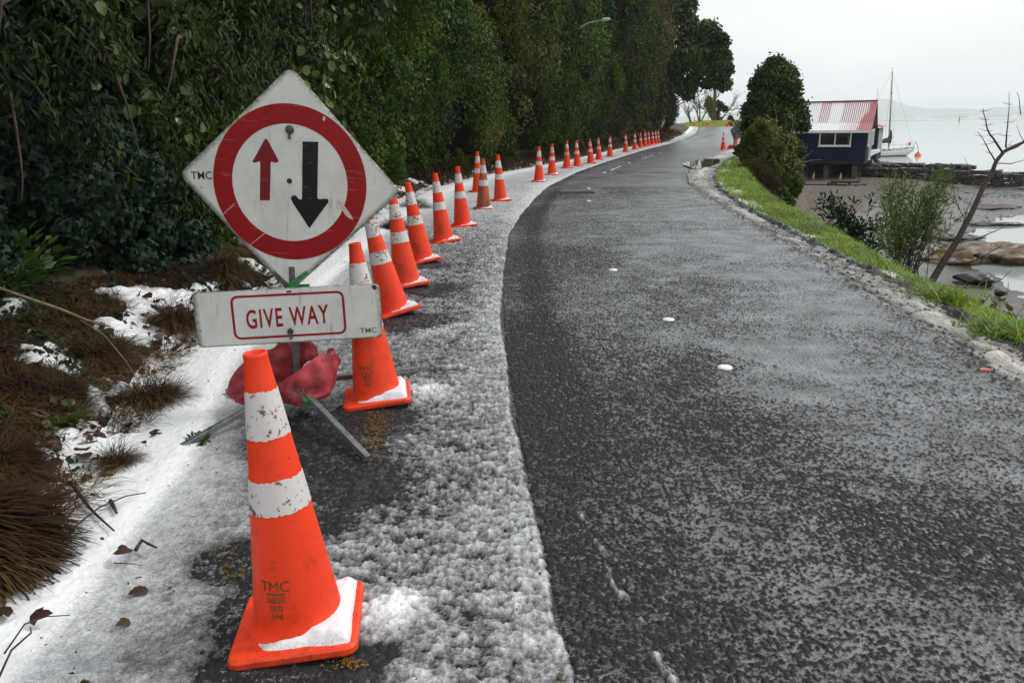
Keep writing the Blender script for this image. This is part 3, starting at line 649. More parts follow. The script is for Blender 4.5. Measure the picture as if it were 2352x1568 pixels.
def stencil():
    mb = MB(); rows = [('TMC', .045, .203, 1.0, .0), ('0800', .031, .166, .98, .0), ('000', .029, .141, .98, .0), ('148', .027, .117, .98, 0)]
    for s, sz, z, sx, of in rows:
        V, Fc = text_data(s, sz, sx, of); z_ = z+V[:, 1]; r = CR(z_)+.0016; a = -math.pi/2+V[:, 0]/r
        mb.add(np.stack([r*np.cos(a), r*np.sin(a), z_], 1), Fc)
    q = np.linspace(-.030, .030, 12); V = []
    for z in (.192, .197):
        r = CR(z)+.0016; V += [(r*math.cos(-math.pi/2+x/r), r*math.sin(-math.pi/2+x/r), z) for x in q]
    mb.add(V, [(i, i+1, i+13, i+12) for i in range(11)])
    return mb
def snowcap(seed, amt):
    g = np.linspace(-.178, .178, 46); X, Y = np.meshgrid(g, g)
    e = np.minimum(.178-np.abs(X), .178-np.abs(Y)); r = np.hypot(X, Y)
    T = .034*sm(.02, .13, X*.95+Y*.12+.02*np.sin(seed))*sm(.0, .035, e)+.016*sm(.012, .04, e)*sm(-.17, .02, X)*sm(-.02, -.12, Y)
    T = T*amt*(.45+1.1*fbm(X*18+seed, Y*18, seed, 3))-.004 + .012*amt*sm(.16, .13, r)*sm(-.15, .05, X)
    T = T - .006*sm(.012, .0, e)
    V = np.stack([X, Y, .0340+np.clip(T, -.006, .04)], -1).reshape(-1, 3)
    return V, gridfaces(46, 46), np.clip(.75+T.ravel()*14, 0, 1.1)
CM = cone_meshes()
CONES = [  # top u,v | base centre u,v | lean x | label tail
 (578, 790, 692, 1440, 1), (812, 545, 868, 915, 1), (822, 528, 905, 712, 1), (900, 450, 935, 655, 1), (935, 412, 970, 600, 1), (998, 392, 1020, 555, 1),
 (1050, 375, 1063, 520, 1), (1109, 360, 1111, 481, 1), (1096, 346, 1098, 443, 0), (1143, 352, 1150, 463, 1), (1238, 336, 1238, 419, 1), (1268, 331, 1268, 403, 1),
 (1302, 326, 1302, 388, 0), (1324, 326, 1326, 383, 0), (1354, 323, 1357, 376.5, 0), (1374, 319, 1376, 368, 0), (1401, 315, 1401, 361, 0), (1437, 310, 1437, 350.5, 0),
 (1458, 307, 1458, 344.5, 0), (1471, 305, 1471, 340.5, 0), (1481.4, 304, 1482, 338, 0), (1489.5, 303, 1490, 336, 0), (1497.6, 302, 1499, 334, 0), (1505, 300, 1506, 332, 0), (1510, 299.7, 1512, 330.6, 0)]
LAB = ['foremost and largest orange cone, in front of the give way plate, snow on its base',
 'second orange cone, its upper half hidden behind the white give way plate', 'leaning orange cone partly hidden behind the plate and the cone in front of it',
 'orange cone whose tip touches the right corner of the diamond sign', 'orange cone with a dirty speckled upper band, just right of the sign corner',
 'orange cone with a brown worn print, between the speckled cone and the group of three', 'clean orange cone with a print-free side, just before the group of three cones',
 'dull brownish-orange faded cone at the front of the group of three', 'orange cone at the back left of the group of three', 'orange cone at the right of the group of three',
 'first orange cone after the gap, snow splashed on its foot', 'second orange cone after the gap', 'third orange cone after the gap', 'fourth orange cone after the gap, close beside the third',
 'fifth orange cone after the gap, leaning slightly left', 'sixth orange cone after the gap, beside the leaning one', 'seventh orange cone after the gap, standing alone on white snow',
 'eighth orange cone after the gap, standing alone before the tight cluster', 'nearest cone of the tight far cluster', 'second cone of the tight far cluster', 'third cone of the tight far cluster',
 'fourth cone of the tight far cluster', 'fifth cone of the tight far cluster', 'sixth cone of the tight far cluster', 'farthest cone of the tight far cluster, beside the brown undergrowth']
proto = None
def make_cone(loc, lean, yaw, label, full_=True, cap=True, prnt=False, dull=False, seed=1, group='orange traffic cones along the road'):
    global proto
    root = empty('traffic_cone', loc); tag(root, label, 'traffic cone', group)
    root.rotation_euler = (lean[1], lean[0], 0)
    if proto is None:
        proto = {}
        for k, nm in (('base_plate', 'base_plate'), ('cone_body', 'cone_body'), ('band_upper', 'reflective_band'), ('band_lower', 'reflective_band')):
            proto[k] = CM[k].build(nm, M['band'] if 'band' in k else M['cone'], None, 0)
            COL.objects.unlink(proto[k])
        proto['print'] = stencil().build('stencil_print', M['print_green']); COL.objects.unlink(proto['print'])
    def cp(k, rz=0.0, m=None):
        o = proto[k].copy(); link(o, root); o.rotation_euler = (0, 0, rz)
        if m is not None: o.data = o.data.copy(); o.data.materials[0] = m
        return o
    dm = M['cone_dull'] if dull else None
    cp('base_plate', yaw, dm); cp('cone_body', seed*1.7, dm); cp('band_upper', seed*2.1); cp('band_lower', seed*.9)
    if prnt: cp('print', -.17)
    if cap:
        V, f, a = snowcap(seed, cap if cap is not True else 1.0)
        c, s_ = math.cos(yaw), math.sin(yaw); V = np.stack([V[:, 0]*c-V[:, 1]*s_, V[:, 0]*s_+V[:, 1]*c, V[:, 2]], 1)
        raw_mesh('snow_cap', V, [f], M['snow'], root, True, {'thick': a})
    return root
for i, (tu, tv, bu, bv, cap) in enumerate(CONES):
    g = G(bu, bv, 0.0) if i != 2 else G(bu, bv, .02)
    t = U(tu, tv, g[1]-.02); lx = math.atan2(t[0]-g[0], .9)
    lx = max(-.20, min(.03, lx)) if i < 10 else max(-.06, min(.02, lx))
    zz = float(plat(g[1]))+(.0 if i < 8 else .012)
    yaw = [.12, .16, .5, .45, .42, .4, .35, .1, .2, .3][i] if i < 10 else random.uniform(-.4, .4)
    make_cone((g[0], g[1], zz), (lx, 0), yaw, LAB[i], cap=(1.1 if i < 2 else .8) if cap else False, prnt=i in (0, 1, 3, 4, 5, 9), dull=(i == 7), seed=i+1)
for u, v, top, lab, y in ((1661, 345, 309, 'orange cone standing just left of the grey back of the road sign', None), (1689, 336, 300, 'orange cone hidden from the waist up behind the grey sign back', None),
                    (1705, 328.5, 296, 'orange cone at the right of the grey sign back, under its corner', None)):
    g = G(u, v, -.02); make_cone(g, (-.03, 0), .2, lab, cap=False, seed=int(u) % 9, group='orange traffic cones on the right verge')
for u, top, y, lab in ((1596, 270, 85.0, 'far orange cone at the left end of the sunlit grass mound'), (1627, 270, 84.6, 'far orange cone in front of the foot of the wooden pole'),
                     (1671, 270.7, 82.5, 'far orange cone left of the dark gate strut'), (1694, 275, 82.0, 'far orange cone showing its tip above the grey sign back'), (1711, 281, 77.0, 'far orange cone between the grey sign back and the tall bush')):
    t = U(u, top, y); make_cone((t[0], y, t[2]-.9), (-.03, 0), .1, lab, cap=False, seed=int(u) % 7, group='far cones round the bend')
# ================================================================ FRONT ROAD SIGN
sr = empty('road_sign', (-1.2, 4.2, 0)); tag(sr, 'scratched white diamond sign with red ring and two arrows above a GIVE WAY plate', 'road sign')
SI = Matrix.Translation(sr.location).inverted()
def under(o, par=None):
    if par is None: o.parent = sr; o.matrix_parent_inverse = SI
    return o
def frame(c, yaw, tilt, roll): return Matrix.Translation(c) @ Matrix.Rotation(yaw, 4, 'Z') @ Matrix.Rotation(tilt, 4, 'X') @ Matrix.Rotation(roll, 4, 'Y')
def on(mtx, u, v):
    inv = mtx.inverted(); o = inv @ Vector((0, 0, CH)); d = inv.to_3x3() @ Vector(ray(u, v)); t = -o.y/d.y; p = o+d*t; return (p.x, p.z)
def rounded(pts, r, k=7):
    out_ = []; n = len(pts)
    for i in range(n):
        p0, p, p1 = (np.array(pts[j], float) for j in ((i-1) % n, i, (i+1) % n)); a, b = unit(p0-p), unit(p1-p)
        half = math.acos(np.clip(np.dot(a, b), -1, 1))/2; L = r/math.tan(half); s_, e = p+a*L, p+b*L; c = p+unit(a+b)*(r/math.sin(half))
        a0, a1 = math.atan2(*(s_-c)[::-1]), math.atan2(*(e-c)[::-1]); da = (a1-a0+math.pi) % (2*math.pi)-math.pi
        out_ += [(c[0]+r*math.cos(a0+da*q/(k-1)), c[1]+r*math.sin(a0+da*q/(k-1))) for q in range(k)]
    return out_
def panel(name, pts, r, thick, m, mtx, inset=.03):
    o_ = rounded(pts, r); cx = np.mean(pts, 0); n = len(o_)
    ins = rounded([tuple(np.array(p)+unit(cx-np.array(p))*inset*1.41) for p in pts], max(.005, r-inset*.3)); 
    V = [(x, 0, z) for x, z in o_]+[(x, 0, z) for x, z in ins]+[(x, thick, z) for x, z in o_]
    f4 = [(i, (i+1) % n, (i+1) % n+n, i+n) for i in range(n)]+[(i, i+2*n, (i+1) % n+2*n, (i+1) % n) for i in range(n)]
    at = [1]*n+[0]*n+[1]*n
    ob = raw_mesh(name, V, [np.array(f4), np.array([[i+n for i in range(n)]]), np.array([[i+2*n for i in range(n)][::-1]])], m, None, False, {'edge': at})
    ob.parent = sr; ob.matrix_basis = SI @ mtx; return ob
def flat(name, polys, y, m, par, holes=None, y2=None):
    mb = MB()
    for p in polys:
        n = len(p); mb.add([(x, y, z) for x, z in p]+[(x, y+.0006, z) for x, z in p], [tuple(range(n))]+[(i, i+n, (i+1) % n+n, (i+1) % n) for i in range(n)])
    ob = mb.build(name, m); ob.parent = par; return ob
DM = frame((-1.1355, 4.185, 1.235), -.018, .003, .09); H_ = .575
dp = panel('diamond_panel', [(0, H_), (-H_, 0), (0, -H_), (H_, 0)], .045, .004, M['sign_white'], DM)
mb = MB(); k = 96; V = []
for r, y in ((.298, -.0018), (.396, -.0018), (.396, -.0006), (.298, -.0006)): V += [(r*math.cos(a), y, r*math.sin(a)) for a in np.arange(k)/k*2*math.pi]
mb.add(V, [(q*k+j, q*k+(j+1) % k, (q+1)*k+(j+1) % k, (q+1)*k+j) for q in range(3) for j in range(k)])
rg_ = mb.build('red_ring', M['sign_red']); rg_.parent = dp
rp = [on(DM, *p) for p in [(597, 460), (598, 373), (596, 370), (590, 373), (583, 374), (580, 370), (584, 364), (609, 319), (613, 319), (638, 365), (640, 370), (636, 374), (629, 373), (623, 371), (622, 372), (620, 460)]]
flat('up_arrow', [rp], -.0018, M['arrow_red'], dp)
bp = [on(DM, *p) for p in [(695, 325), (731, 326), (729, 455), (733, 458), (745, 456), (753, 457), (755, 464), (750, 470), (714, 520), (711, 524), (708, 520), (672, 465), (668, 455), (671, 449), (680, 449), (685, 456), (692, 459), (694, 455)]]
flat('down_arrow', [bp], -.0018, M['sign_black'], dp)
M['scrape'] = simple('paint_scrape', (.62, .50, .46), .6, .25, 60)
for q in ([(776, 455), (783, 463), (795, 478), (808, 496), (812, 505), (803, 502), (792, 492), (788, 484), (780, 474), (777, 482), (772, 470)], [(743, 266), (748, 271), (745, 279), (741, 276)], [(693, 318), (680, 330), (678, 327)],
  [(573, 563), (608, 535), (609, 536), (574, 564)], [(512, 492), (540, 466), (541, 467), (513, 493)]): flat('paint_scrape', [[on(DM, *p) for p in q]], -.0026, M['scrape'], dp)
def text_on(name, s, size, sx, off, mtx, u, v, par, m, rot=0.0, y=-.0022, space=1.0):
    V, Fc = text_data(s, size, sx, off, space); V = V-np.array([[(V[:, 0].min()+V[:, 0].max())/2, (V[:, 1].min()+V[:, 1].max())/2, 0]])
    c, s_ = math.cos(rot), math.sin(rot); x, z = on(mtx, u, v)
    mb = MB(); mb.add(np.stack([x+V[:, 0]*c-V[:, 1]*s_, 0*V[:, 0]+y, z+V[:, 0]*s_+V[:, 1]*c], 1), [f for f in Fc]); ob = mb.build(name, m); ob.parent = par; return ob
text_on('lettering', 'TMC', .056, .95, .0003, DM, 463, 403, dp, M['ink_black'], .08)
mb = MB(); x, z = on(DM, 666, 298); mb.lathe([(.0001, -.03), (.012, -.03), (.016, -.02), (.016, -.012), (.022, -.010), (.022, -.002)], 12, c=(0, 0, 0)); 
mb.v[0] = mb.v[0][:, [0, 2, 1]]+np.array([x, 0, z]); mb.box((x, -.014, z-.02), (.010, .016, .055)); o = mb.build('wing_nut', M['rust']); o.parent = dp
mb = MB(); x, z = on(DM, 665, 416); mb.lathe([(.0001, 0), (.013, 0), (.014, .001)], 16); mb.v[0] = mb.v[0][:, [0, 2, 1]]*np.array([1, -1, 1])+np.array([x, -.0015, z]); o = mb.build('bolt_hole', M['ink_black']); o.parent = dp
PM = frame((-1.18, 4.12, .551), .137, -.0126, -.0105)
HW, HH = .482, .148
pp = panel('supplementary_plate', [(-HW, HH), (-HW, -HH), (HW, -HH), (HW, HH)], .026, .004, M['sign_white'], PM, .022)
A = on(PM, 527, 680); B = on(PM, 797, 766); bx0, bx1 = A[0], B[0]; bz0, bz1 = B[1], A[1]
ro1 = rounded([(bx0, bz1), (bx0, bz0), (bx1, bz0), (bx1, bz1)], .038); w_ = .0125
ri1 = rounded([(bx0+w_, bz1-w_), (bx0+w_, bz0+w_), (bx1-w_, bz0+w_), (bx1-w_, bz1-w_)], .038-w_)
n = len(ro1); mb = MB(); mb.add([(x, -.0012, z) for x, z in ro1]+[(x, -.0012, z) for x, z in ri1], [(i, (i+1) % n, (i+1) % n+n, i+n) for i in range(n)]); o = mb.build('red_border', M['sign_red']); o.parent = pp
V, Fc = text_data('GIVE WAY', .142, .60, .0022, 1.16)
V -= np.array([[(V[:, 0].min()+V[:, 0].max())/2, (V[:, 1].min()+V[:, 1].max())/2, 0]]); a_, b_ = on(PM, 566, 727), on(PM, 757, 727); V[:, 0] *= (b_[0]-a_[0])/(V[:, 0].max()-V[:, 0].min())
x, z = on(PM, 661, 727); mb = MB(); mb.add(np.stack([x+V[:, 0], 0*V[:, 0]-.0016, z+V[:, 1]+.02*V[:, 0]], 1), Fc); o = mb.build('lettering', M['sign_red']); o.parent = pp
text_on('faded_lettering', 'TMC', .040, 1.1, .0003, PM, 846, 758, pp, M['ink_faded'], .0)
flat('tape_mark', [[on(PM, *p) for p in [(853, 656), (861, 654), (867, 661), (860, 666), (855, 662)]], [on(PM, *p) for p in [(658, 668), (670, 667), (669, 671), (659, 672)]]], -.0016, M['ink_black'], pp)
mb = MB(); x, z = on(PM, 668, 765); mb.box((x, -.010, z), (.012, .012, .06)); mb.lathe([(.0001, 0), (.014, 0), (.016, .012)], 10, c=(0, 0, 0)); mb.v[-1] = mb.v[-1][:, [0, 2, 1]]*np.array([1, -1, 1])+np.array([x, -.006, z+.012]); o = mb.build('clamp', M['rust']); o.parent = pp
mb = MB(); mb.bar((-1.185, 4.165, .10), (-1.165, 4.20, .80), .032, .032, (0, 1, 0)); mb.bar((-1.165, 4.205, .80), (-1.10, 4.20, 1.55), .028, .028, (0, 1, 0)); under(mb.build('post', M['rust'], None, .003))
mb = MB()   # green corner bracket that cradles the foot of the diamond
c0 = on(DM, 665, 655); q = lambda u, v: Vector(DM @ Vector((on(DM, u, v)[0], -.006, on(DM, u, v)[1])))
for a_, b_ in (((664, 656), (706, 625)), ((662, 657), (628, 625))): mb.bar(q(*a_), q(*b_), .022, .012, (0, 1, 0), mi=0 if a_[0] == 664 else 1)
mb.bar(q(655, 660), q(712, 658), .03, .010, (0, 1, 0)); under(mb.build('corner_bracket', [M['green_paint'], M['rust']]))
hub = np.array([-1.19, 4.14, .17])
for (u, v, kk) in ((845, 1052, 0), (390, 1042, 1), (745, 862, 2), (470, 905, 3)):
    ft = G(u, v, .02) if kk < 2 else np.array([[-.55, 4.86, .02], [-1.66, 4.40, .04]][kk-2]); mb = MB(); mb.bar(hub+(ft-hub)*.06, ft, .030, .030); under(mb.build('leg', M['galv'], None, .003))
mb = MB(); mb.box(hub-np.array([0, 0, .03]), (.09, .09, .05)); mb.box(hub+np.array([0, 0, .0]), (.05, .05, .06)); mb.bar(hub+np.array([.06, -.10, -.035]), hub+np.array([.11, -.19, -.055]), .034, .034); under(mb.build('stand_hub', M['green_paint'], None, .004))
# red vinyl sand bags folded over the stand
def sandbag(path, wx, wt, seed, label):
    path = np.array(path, float); q = np.linspace(0, 1, 44); n0 = len(path); s_ = np.linspace(0, 1, n0)
    P = np.stack([np.interp(q, s_, path[:, i]) for i in range(3)], 1)
    for _ in range(5): P[1:-1] = (P[:-2]+2*P[1:-1]+P[2:])/4
    k = 28; V = []
    T = unit(np.gradient(P, axis=0))
    for i in range(44):
        up = np.array([0, 0, 1.]); up = unit(up-T[i]*np.dot(up, T[i])); sd_ = np.cross(T[i], up)
        e = math.sin(math.pi*min(max(q[i], .0), 1))**.35 if 0 < q[i] < 1 else 0.0
        e = max(e, .25); fat = (.55+.45*math.sin(math.pi*q[i]))*(1+.25*math.sin(9*q[i]+seed))
        for j in range(k):
            a = j/k*2*math.pi; w1 = wx*e*math.copysign(abs(math.sin(a))**.8, math.sin(a)); w2 = wt*fat*math.cos(a)*(abs(math.cos(a))**.1)
            nz = .020*(float(vn(q[i]*6+seed, math.sin(a)*1.5+3, seed))-.5)*2+.016*(float(vn(q[i]*17+math.sin(a)*2, math.sin(a)*3, seed+4))-.5)*2
            w1 *= 1+.22*(float(vn(q[i]*8+seed*3, 1.0*(math.sin(a) > 0)*9, seed+2))-.5)*2; V.append(P[i]+up*w1+sd_*(w2+nz))
    V = np.array(V); f = [(i*k+j, i*k+(j+1) % k, (i+1)*k+(j+1) % k, (i+1)*k+j) for i in range(43) for j in range(k)]+[tuple(range(k))[::-1], tuple(43*k+j for j in range(k))]
    mb = MB(); mb.add(V, f, True); o = mb.build('sandbag', M['bag']); sdv = o.modifiers.new('s', 'SUBSURF'); sdv.levels = sdv.render_levels = 1
    tag(o, label, 'sandbag', 'red sandbags weighing down the sign stand'); return o
X0 = G(660, 935)[0]
sandbag([(-1.52, 4.12, .08), (-1.46, 4.14, .17), (-1.36, 4.20, .235), (-1.24, 4.26, .275), (-1.14, 4.28, .30), (-1.07, 4.22, .25)], .105, .028, 1, 'dark red sandbag standing upright around the back of the sign post')
b2 = sandbag([(-1.03, 4.30, .25), (-.985, 4.20, .265), (-1.00, 4.08, .23), (-1.08, 4.01, .185), (-1.18, 4.00, .16), (-1.26, 4.05, .14)], .105, .030, 5, 'red sandbag with TMC print folded in front of the sign post, snow in its hollow')
b3 = sandbag([(-1.30, 4.04, .12), (-1.37, 4.04, .16), (-1.43, 4.06, .14), (-1.47, 4.09, .08)], .055, .04, 8, 'crumpled red sandbag end low on the left of the post, behind the big cone')
mb = MB(); g = np.linspace(-1, 1, 14); X, Y = np.meshgrid(g, g); R2 = X*X+Y*Y
raw_mesh('snow_lump', np.stack([-1.08+X*.05, 4.12+Y*.045, .270+.03*(1-R2)], -1).reshape(-1, 3), [gridfaces(14, 14)], M['snow'], None, True, {'thick': np.ones(196)})
tag(bpy.data.objects['snow_lump'], 'small lump of snow in the hollow of the red sandbag', 'snow lump')
BM_ = frame((-1.13, 3.955, .175), .10, -.1, 0); V, Fc = text_data('TMC', .045, 1.0, .0005); V -= np.array([[(V[:, 0].min()+V[:, 0].max())/2, .016, 0]]); V[:, :2] *= -1
mb = MB(); c_, s_ = math.cos(.25), math.sin(.25); mb.add(np.stack([V[:, 0]*c_-V[:, 1]*s_, 0*V[:, 0]+.006, V[:, 0]*s_+V[:, 1]*c_], 1), Fc); o = mb.build('faded_print', M['ink_faded']); o.parent = b2; o.matrix_basis = BM_
# ================================================================ ROAD FURNITURE
STUDS = [(1665, 845), (1535, 735), (1408, 621), (1352, 462), (1352, 433.5), (1387.5, 396.5), (1404, 390.5), (1409.5, 388.6), (1416, 386), (1422, 383), (1445, 374), (1476, 363.7), (1483, 361.8), (1491, 359.5), (1498, 357.6), (1517, 351.5), (1561, 340), (1568, 338.6), (1575, 337.2), (1581, 335.8), (1592.5, 333.7)]
SL = ['white road stud sitting in a puddle, nearest to the camera', 'clean white road stud on open asphalt, second nearest', 'third white road stud, level with the speckled cone', 'white road stud just in front of the drain grate', 'white road stud just beyond the drain grate']
mb = MB(); mb.lathe([(.048, .0), (.047, .006), (.041, .012), (.026, .016), (.010, .0175), (.0005, .018)], 28); pst = mb.build('road_stud', M['stud'])
for i, (u, v) in enumerate(STUDS):
    g = G(u, v, .004); o = pst if i == 0 else link(pst.copy()); o.location = (g[0], g[1], g[2]); o.scale = (1, 1, 1) if i < 5 else (1.15, 1.5, 1)
    ordn = ['nearest', 'second', 'third', 'fourth', 'fifth', 'farthest']
    if i < 5: lab, grp = SL[i], 'white road studs'
    elif i < 11: lab, grp = ordn[i-5]+' stud of the small dotted row before the cross joint of the road', 'small white studs in dotted rows'
    elif i < 16: lab, grp = ordn[i-11]+' stud of the small dotted row just beyond the cross joint', 'small white studs beyond the joint'
    else: lab, grp = ordn[i-16]+' stud of the tiny dotted row near the bend', 'farthest white studs'
    tag(o, lab, 'road stud', grp)
g0, g1 = G(1285, 443, .006), G(1366, 443, .006); mb = MB(); L = g1[0]-g0[0]
mb.box(((g0[0]+g1[0])/2, g0[1], .002), (L, .50, .012), mi=1)
for i in range(22): mb.box((g0[0]+L*(i+.5)/22, g0[1], .012), (L/22*.42, .46, .016))
tag(mb.build('drain_grate', [M['rust'], M['ink_black']]), 'rusty slotted drain grate set in the road near the left edge', 'drain')
def seam(name, pts, w, m, z=.005):
    P = [G(*p) for p in pts]; mb = MB()
    for a, b in zip(P[:-1], P[1:]):
        d = unit(b-a); nrm = np.array([-d[1], d[0], 0]); ww = w*(.6+.8*random.random()); mb.add([a-nrm*ww+[0, 0, z], b-nrm*w+[0, 0, z], b+nrm*w+[0, 0, z], a+nrm*ww+[0, 0, z]], [(0, 1, 2, 3)])
    o = mb.build(name, m); tag(o, kind='structure'); return o
seam('road_joint', [(1415, 394), (1430, 397.5), (1460, 396), (1500, 397), (1540, 398), (1568, 398.5)], .05, M['tar'])
seam('road_joint', [(1350, 408), (1400, 411), (1440, 413)], .03, M['tar'])
seam('road_joint', [(1470, 381), (1520, 382), (1560, 384)], .02, M['tar'])
M['cap_snow'] = simple('thin_snow', (.7, .7, .69), .6, .2, 20)
M['pink'] = simple('pink_plastic', (.60, .16, .16), .5, .3, 30)
P = [G(2248, 849, .006), G(2282, 850, .006), G(2280, 853, .006), G(2252, 853, .006)]; mb = MB(); mb.add([p for p in P]+[p+[0, 0, .012] for p in P], [(3, 2, 1, 0), (4, 5, 6, 7), (0, 1, 5, 4), (1, 2, 6, 5), (2, 3, 7, 6), (3, 0, 4, 7)])
tag(mb.build('plastic_scrap', M['pink']), 'small pink scrap of plastic by the right edge of the road', 'litter')
# ================================================================ LEFT BANK: GRASS, LEAVES, TWIGS
def blades(name, P, L, m, W_=.05, lean=.6, dirn=None, parent=None, up=1.0):
    n = len(P); a = RNG.random(n)*2*np.pi; D = np.stack([np.cos(a), np.sin(a), 0*a], 1)
    if dirn is not None: D = unit(D*.6+dirn)
    A = unit(D*lean*(.4+RNG.random((n, 1)))+np.array([0, 0, up])); Nn = unit(-D+A*.3)
    return leaves(name, P, A, np.cross(np.cross(A, D), A)*1.0, L*(.5+.8*RNG.random(n)), 'blade', m, parent, W_)
def scatter(n, y0, y1, fx0, fx1, dens=None, ypow=1.0):
    y = y0*(y1/y0)**RNG.random(n) if ypow > 1.25 else y0+(y1-y0)*RNG.random(n)**ypow; t = RNG.random(n); x = fx0(y)+(fx1(y)-fx0(y))*t
    if dens is not None: k = RNG.random(n) < dens(x, y, t); x, y, t = x[k], y[k], t[k]
    return x, y, t
x, y, t = scatter(120000, 1.4, 24, lambda y: xH(y)-.15, lambda y: xL(y)-.02, lambda x, y, t: sm(.40, .56, 1-fbm(x*3.0, y*3.0, 101, 4)+.06*(.5-t))*(1-.2*t)+.04, 1.5)
P = np.stack([x, y, ground(x, y)-.01], 1); tag(blades('dead_grass', P+np.stack([0*x, 0*x, .05*RNG.random(len(x))], 1), .16, M['straw'], .036, 2.6), kind='stuff')
x, y, t = scatter(26000, 20, 70, lambda y: xH(y)-.25, lambda y: xL(y)+.05, lambda x, y, t: .95-.5*t)
P = np.stack([x, y, ground(x, y)-.01], 1); tag(blades('dead_grass', P, .38, M['straw'], .07, 1.0), kind='stuff')
x, y, t = scatter(30000, 2.0, 18, lambda y: xH(y)-.15, lambda y: xL(y)-.02, lambda x, y, t: sm(.42, .60, fbm(x*1.8, y*1.8, 231)+.22*(.5-t))*(1-.7*t)+.02, 1.5)
P = np.stack([x, y, ground(x, y)-.01], 1); k_ = RNG.random(len(x)) < .5; n = int(k_.sum())
tag(leaves('trailing_ivy', P[k_]+np.array([0, 0, .04]), unit(rnd(n)*np.array([1, 1, .4])), rnd(n)*.5+np.array([.3, -.3, .8]), .03+.035*RNG.random(n), 'ivy', M['ivy']), kind='stuff')
tag(blades('bank_grass', P[~k_], .13, M['fern'], .05, 1.4), kind='stuff')
def tussock(u, v, z, r, h, n, label, m='straw', w=.020, dirn=(.25, -.25, 0), name='grass_tussock'):
    big = r > .3; n = n if big else int(n*2.2)
    c = G(u, v, z); c[2] = float(ground(c[0], c[1]))-.02; root = empty(name, c); tag(root, label, 'grass tussock', 'dead grass tussocks on the bank')
    a = RNG.random(n)*2*np.pi; rr = r*np.sqrt(RNG.random(n)); P = np.stack([rr*np.cos(a)*.6, rr*np.sin(a)*.6, h*.7*(1-(rr/r)**2)], 1)
    D = np.stack([np.cos(a), np.sin(a), 0*a], 1)+np.array(dirn)*1.1; D = unit(D); q = RNG.random((n, 1))
    D = unit(D+rnd(n)*(.35 if big else 1.0)*np.array([1, 1, .3])); A = unit(D*(.5+.9*q)+np.array([0, 0, .75])*(1-.9*q)*(1 if big else .7)) + (0 if big else 1)*rnd(n)*.25; N_ = np.array([0, 0, -1.])-A*0
    leaves('dead_blades', P, A, -unit(D*.4+np.array([0, 0, 1.]))*1.0, r*(.40+.55*RNG.random(n)), 'blade', M[m], root, w)
    mb = MB(); g = 16; f = gridfaces(g, g); xx, yy = np.meshgrid(np.linspace(-1, 1, g), np.linspace(-1, 1, g)); zz = h*.75*np.clip(1-(xx**2+yy**2), -.2, 1)
    raw_mesh('root_mound', np.stack([xx*r*.45, yy*r*.4, zz*.55-.02], -1).reshape(-1, 3), [f], M['browncore'], root, True)
    return root
tussock(-120, 1310, .05, .32, .24, 5200, 'large brown tussock drooping over the snow at the lower left edge of the picture', w=.050, dirn=(.9, -.35, 0))
tussock(-20, 1120, .08, .22, .13, 3000, 'brown tussock behind the large one at the left edge')
tussock(265, 1070, .03, .15, .12, 1100, 'cropped brown tuft standing in snow left of the stand leg', dirn=(.2, -.6, 0))
tussock(340, 900, .10, .24, .14, 1300, 'wide brown tussock half way up the bank, left of the big cone')
tussock(210, 840, .14, .24, .14, 1200, 'brown tussock under the long bare stick')
tussock(400, 740, .14, .26, .20, 1500, 'upright golden tussock at the foot of the ivy, left of the give way plate', dirn=(.1, -.2, 0))
tussock(520, 650, .12, .24, .22, 1200, 'dry brown tussock seen between the ivy and the bottom of the diamond sign', dirn=(.1, -.2, 0))
tussock(120, 960, .10, .22, .12, 1100, 'low brown tussock among snow patches on the upper bank')
tussock(905, 520, .05, .28, .16, 900, 'dark brown tussock on the bank behind the cones', dirn=(.4, -.2, 0))
tussock(955, 470, .08, .35, .22, 900, 'brown grass clump under the green ferny bush', dirn=(.3, -.2, 0))
def weed(u, v, n, L, m, label, spread=.22, shape='lance', name='weed', W_=1.4, cat='weed', h=.2):
    c = G(u, v, .1); c[2] = float(ground(c[0], c[1])); root = empty(name, c); tag(root, label, cat)
    a = RNG.random(n)*2*np.pi; D = np.stack([np.cos(a), np.sin(a), .5+.8*RNG.random(n)], 1); r = RNG.random((n, 1))
    P = D*spread*r*np.array([1, 1, h/spread]); leaves('foliage', P, D+np.array([0, 0, -.4])*r, rnd(n)*.5+np.array([0, 0, 1.]), L*(.6+.8*RNG.random(n)), shape, M[m], root, W_)
    mb = MB()
    for i in range(10): mb.tube([(0, 0, -.02), tuple(D[i]*spread*.5*np.array([1, 1, h/spread])), tuple(D[i]*spread*np.array([1, 1, h/spread]))], [.004, .003, .001], 4)
    mb.build('stem', M['fern'], root); return root
weed(30, 790, 420, .10, 'fern', 'bright green toothed weed growing at the left edge below the ivy', .38, h=.38)
weed(130, 730, 120, .075, 'fern', 'smaller green weed to the right of the bright one, under the long stick', .22, h=.22)
weed(152, 1000, 60, .05, 'broad', 'low green sprig among dead leaves on the bank', .10, 'oval', h=.08)
weed(450, 985, 50, .035, 'fern', 'tiny green seedling poking from the snow left of the stand leg', .05, 'oval', h=.05)
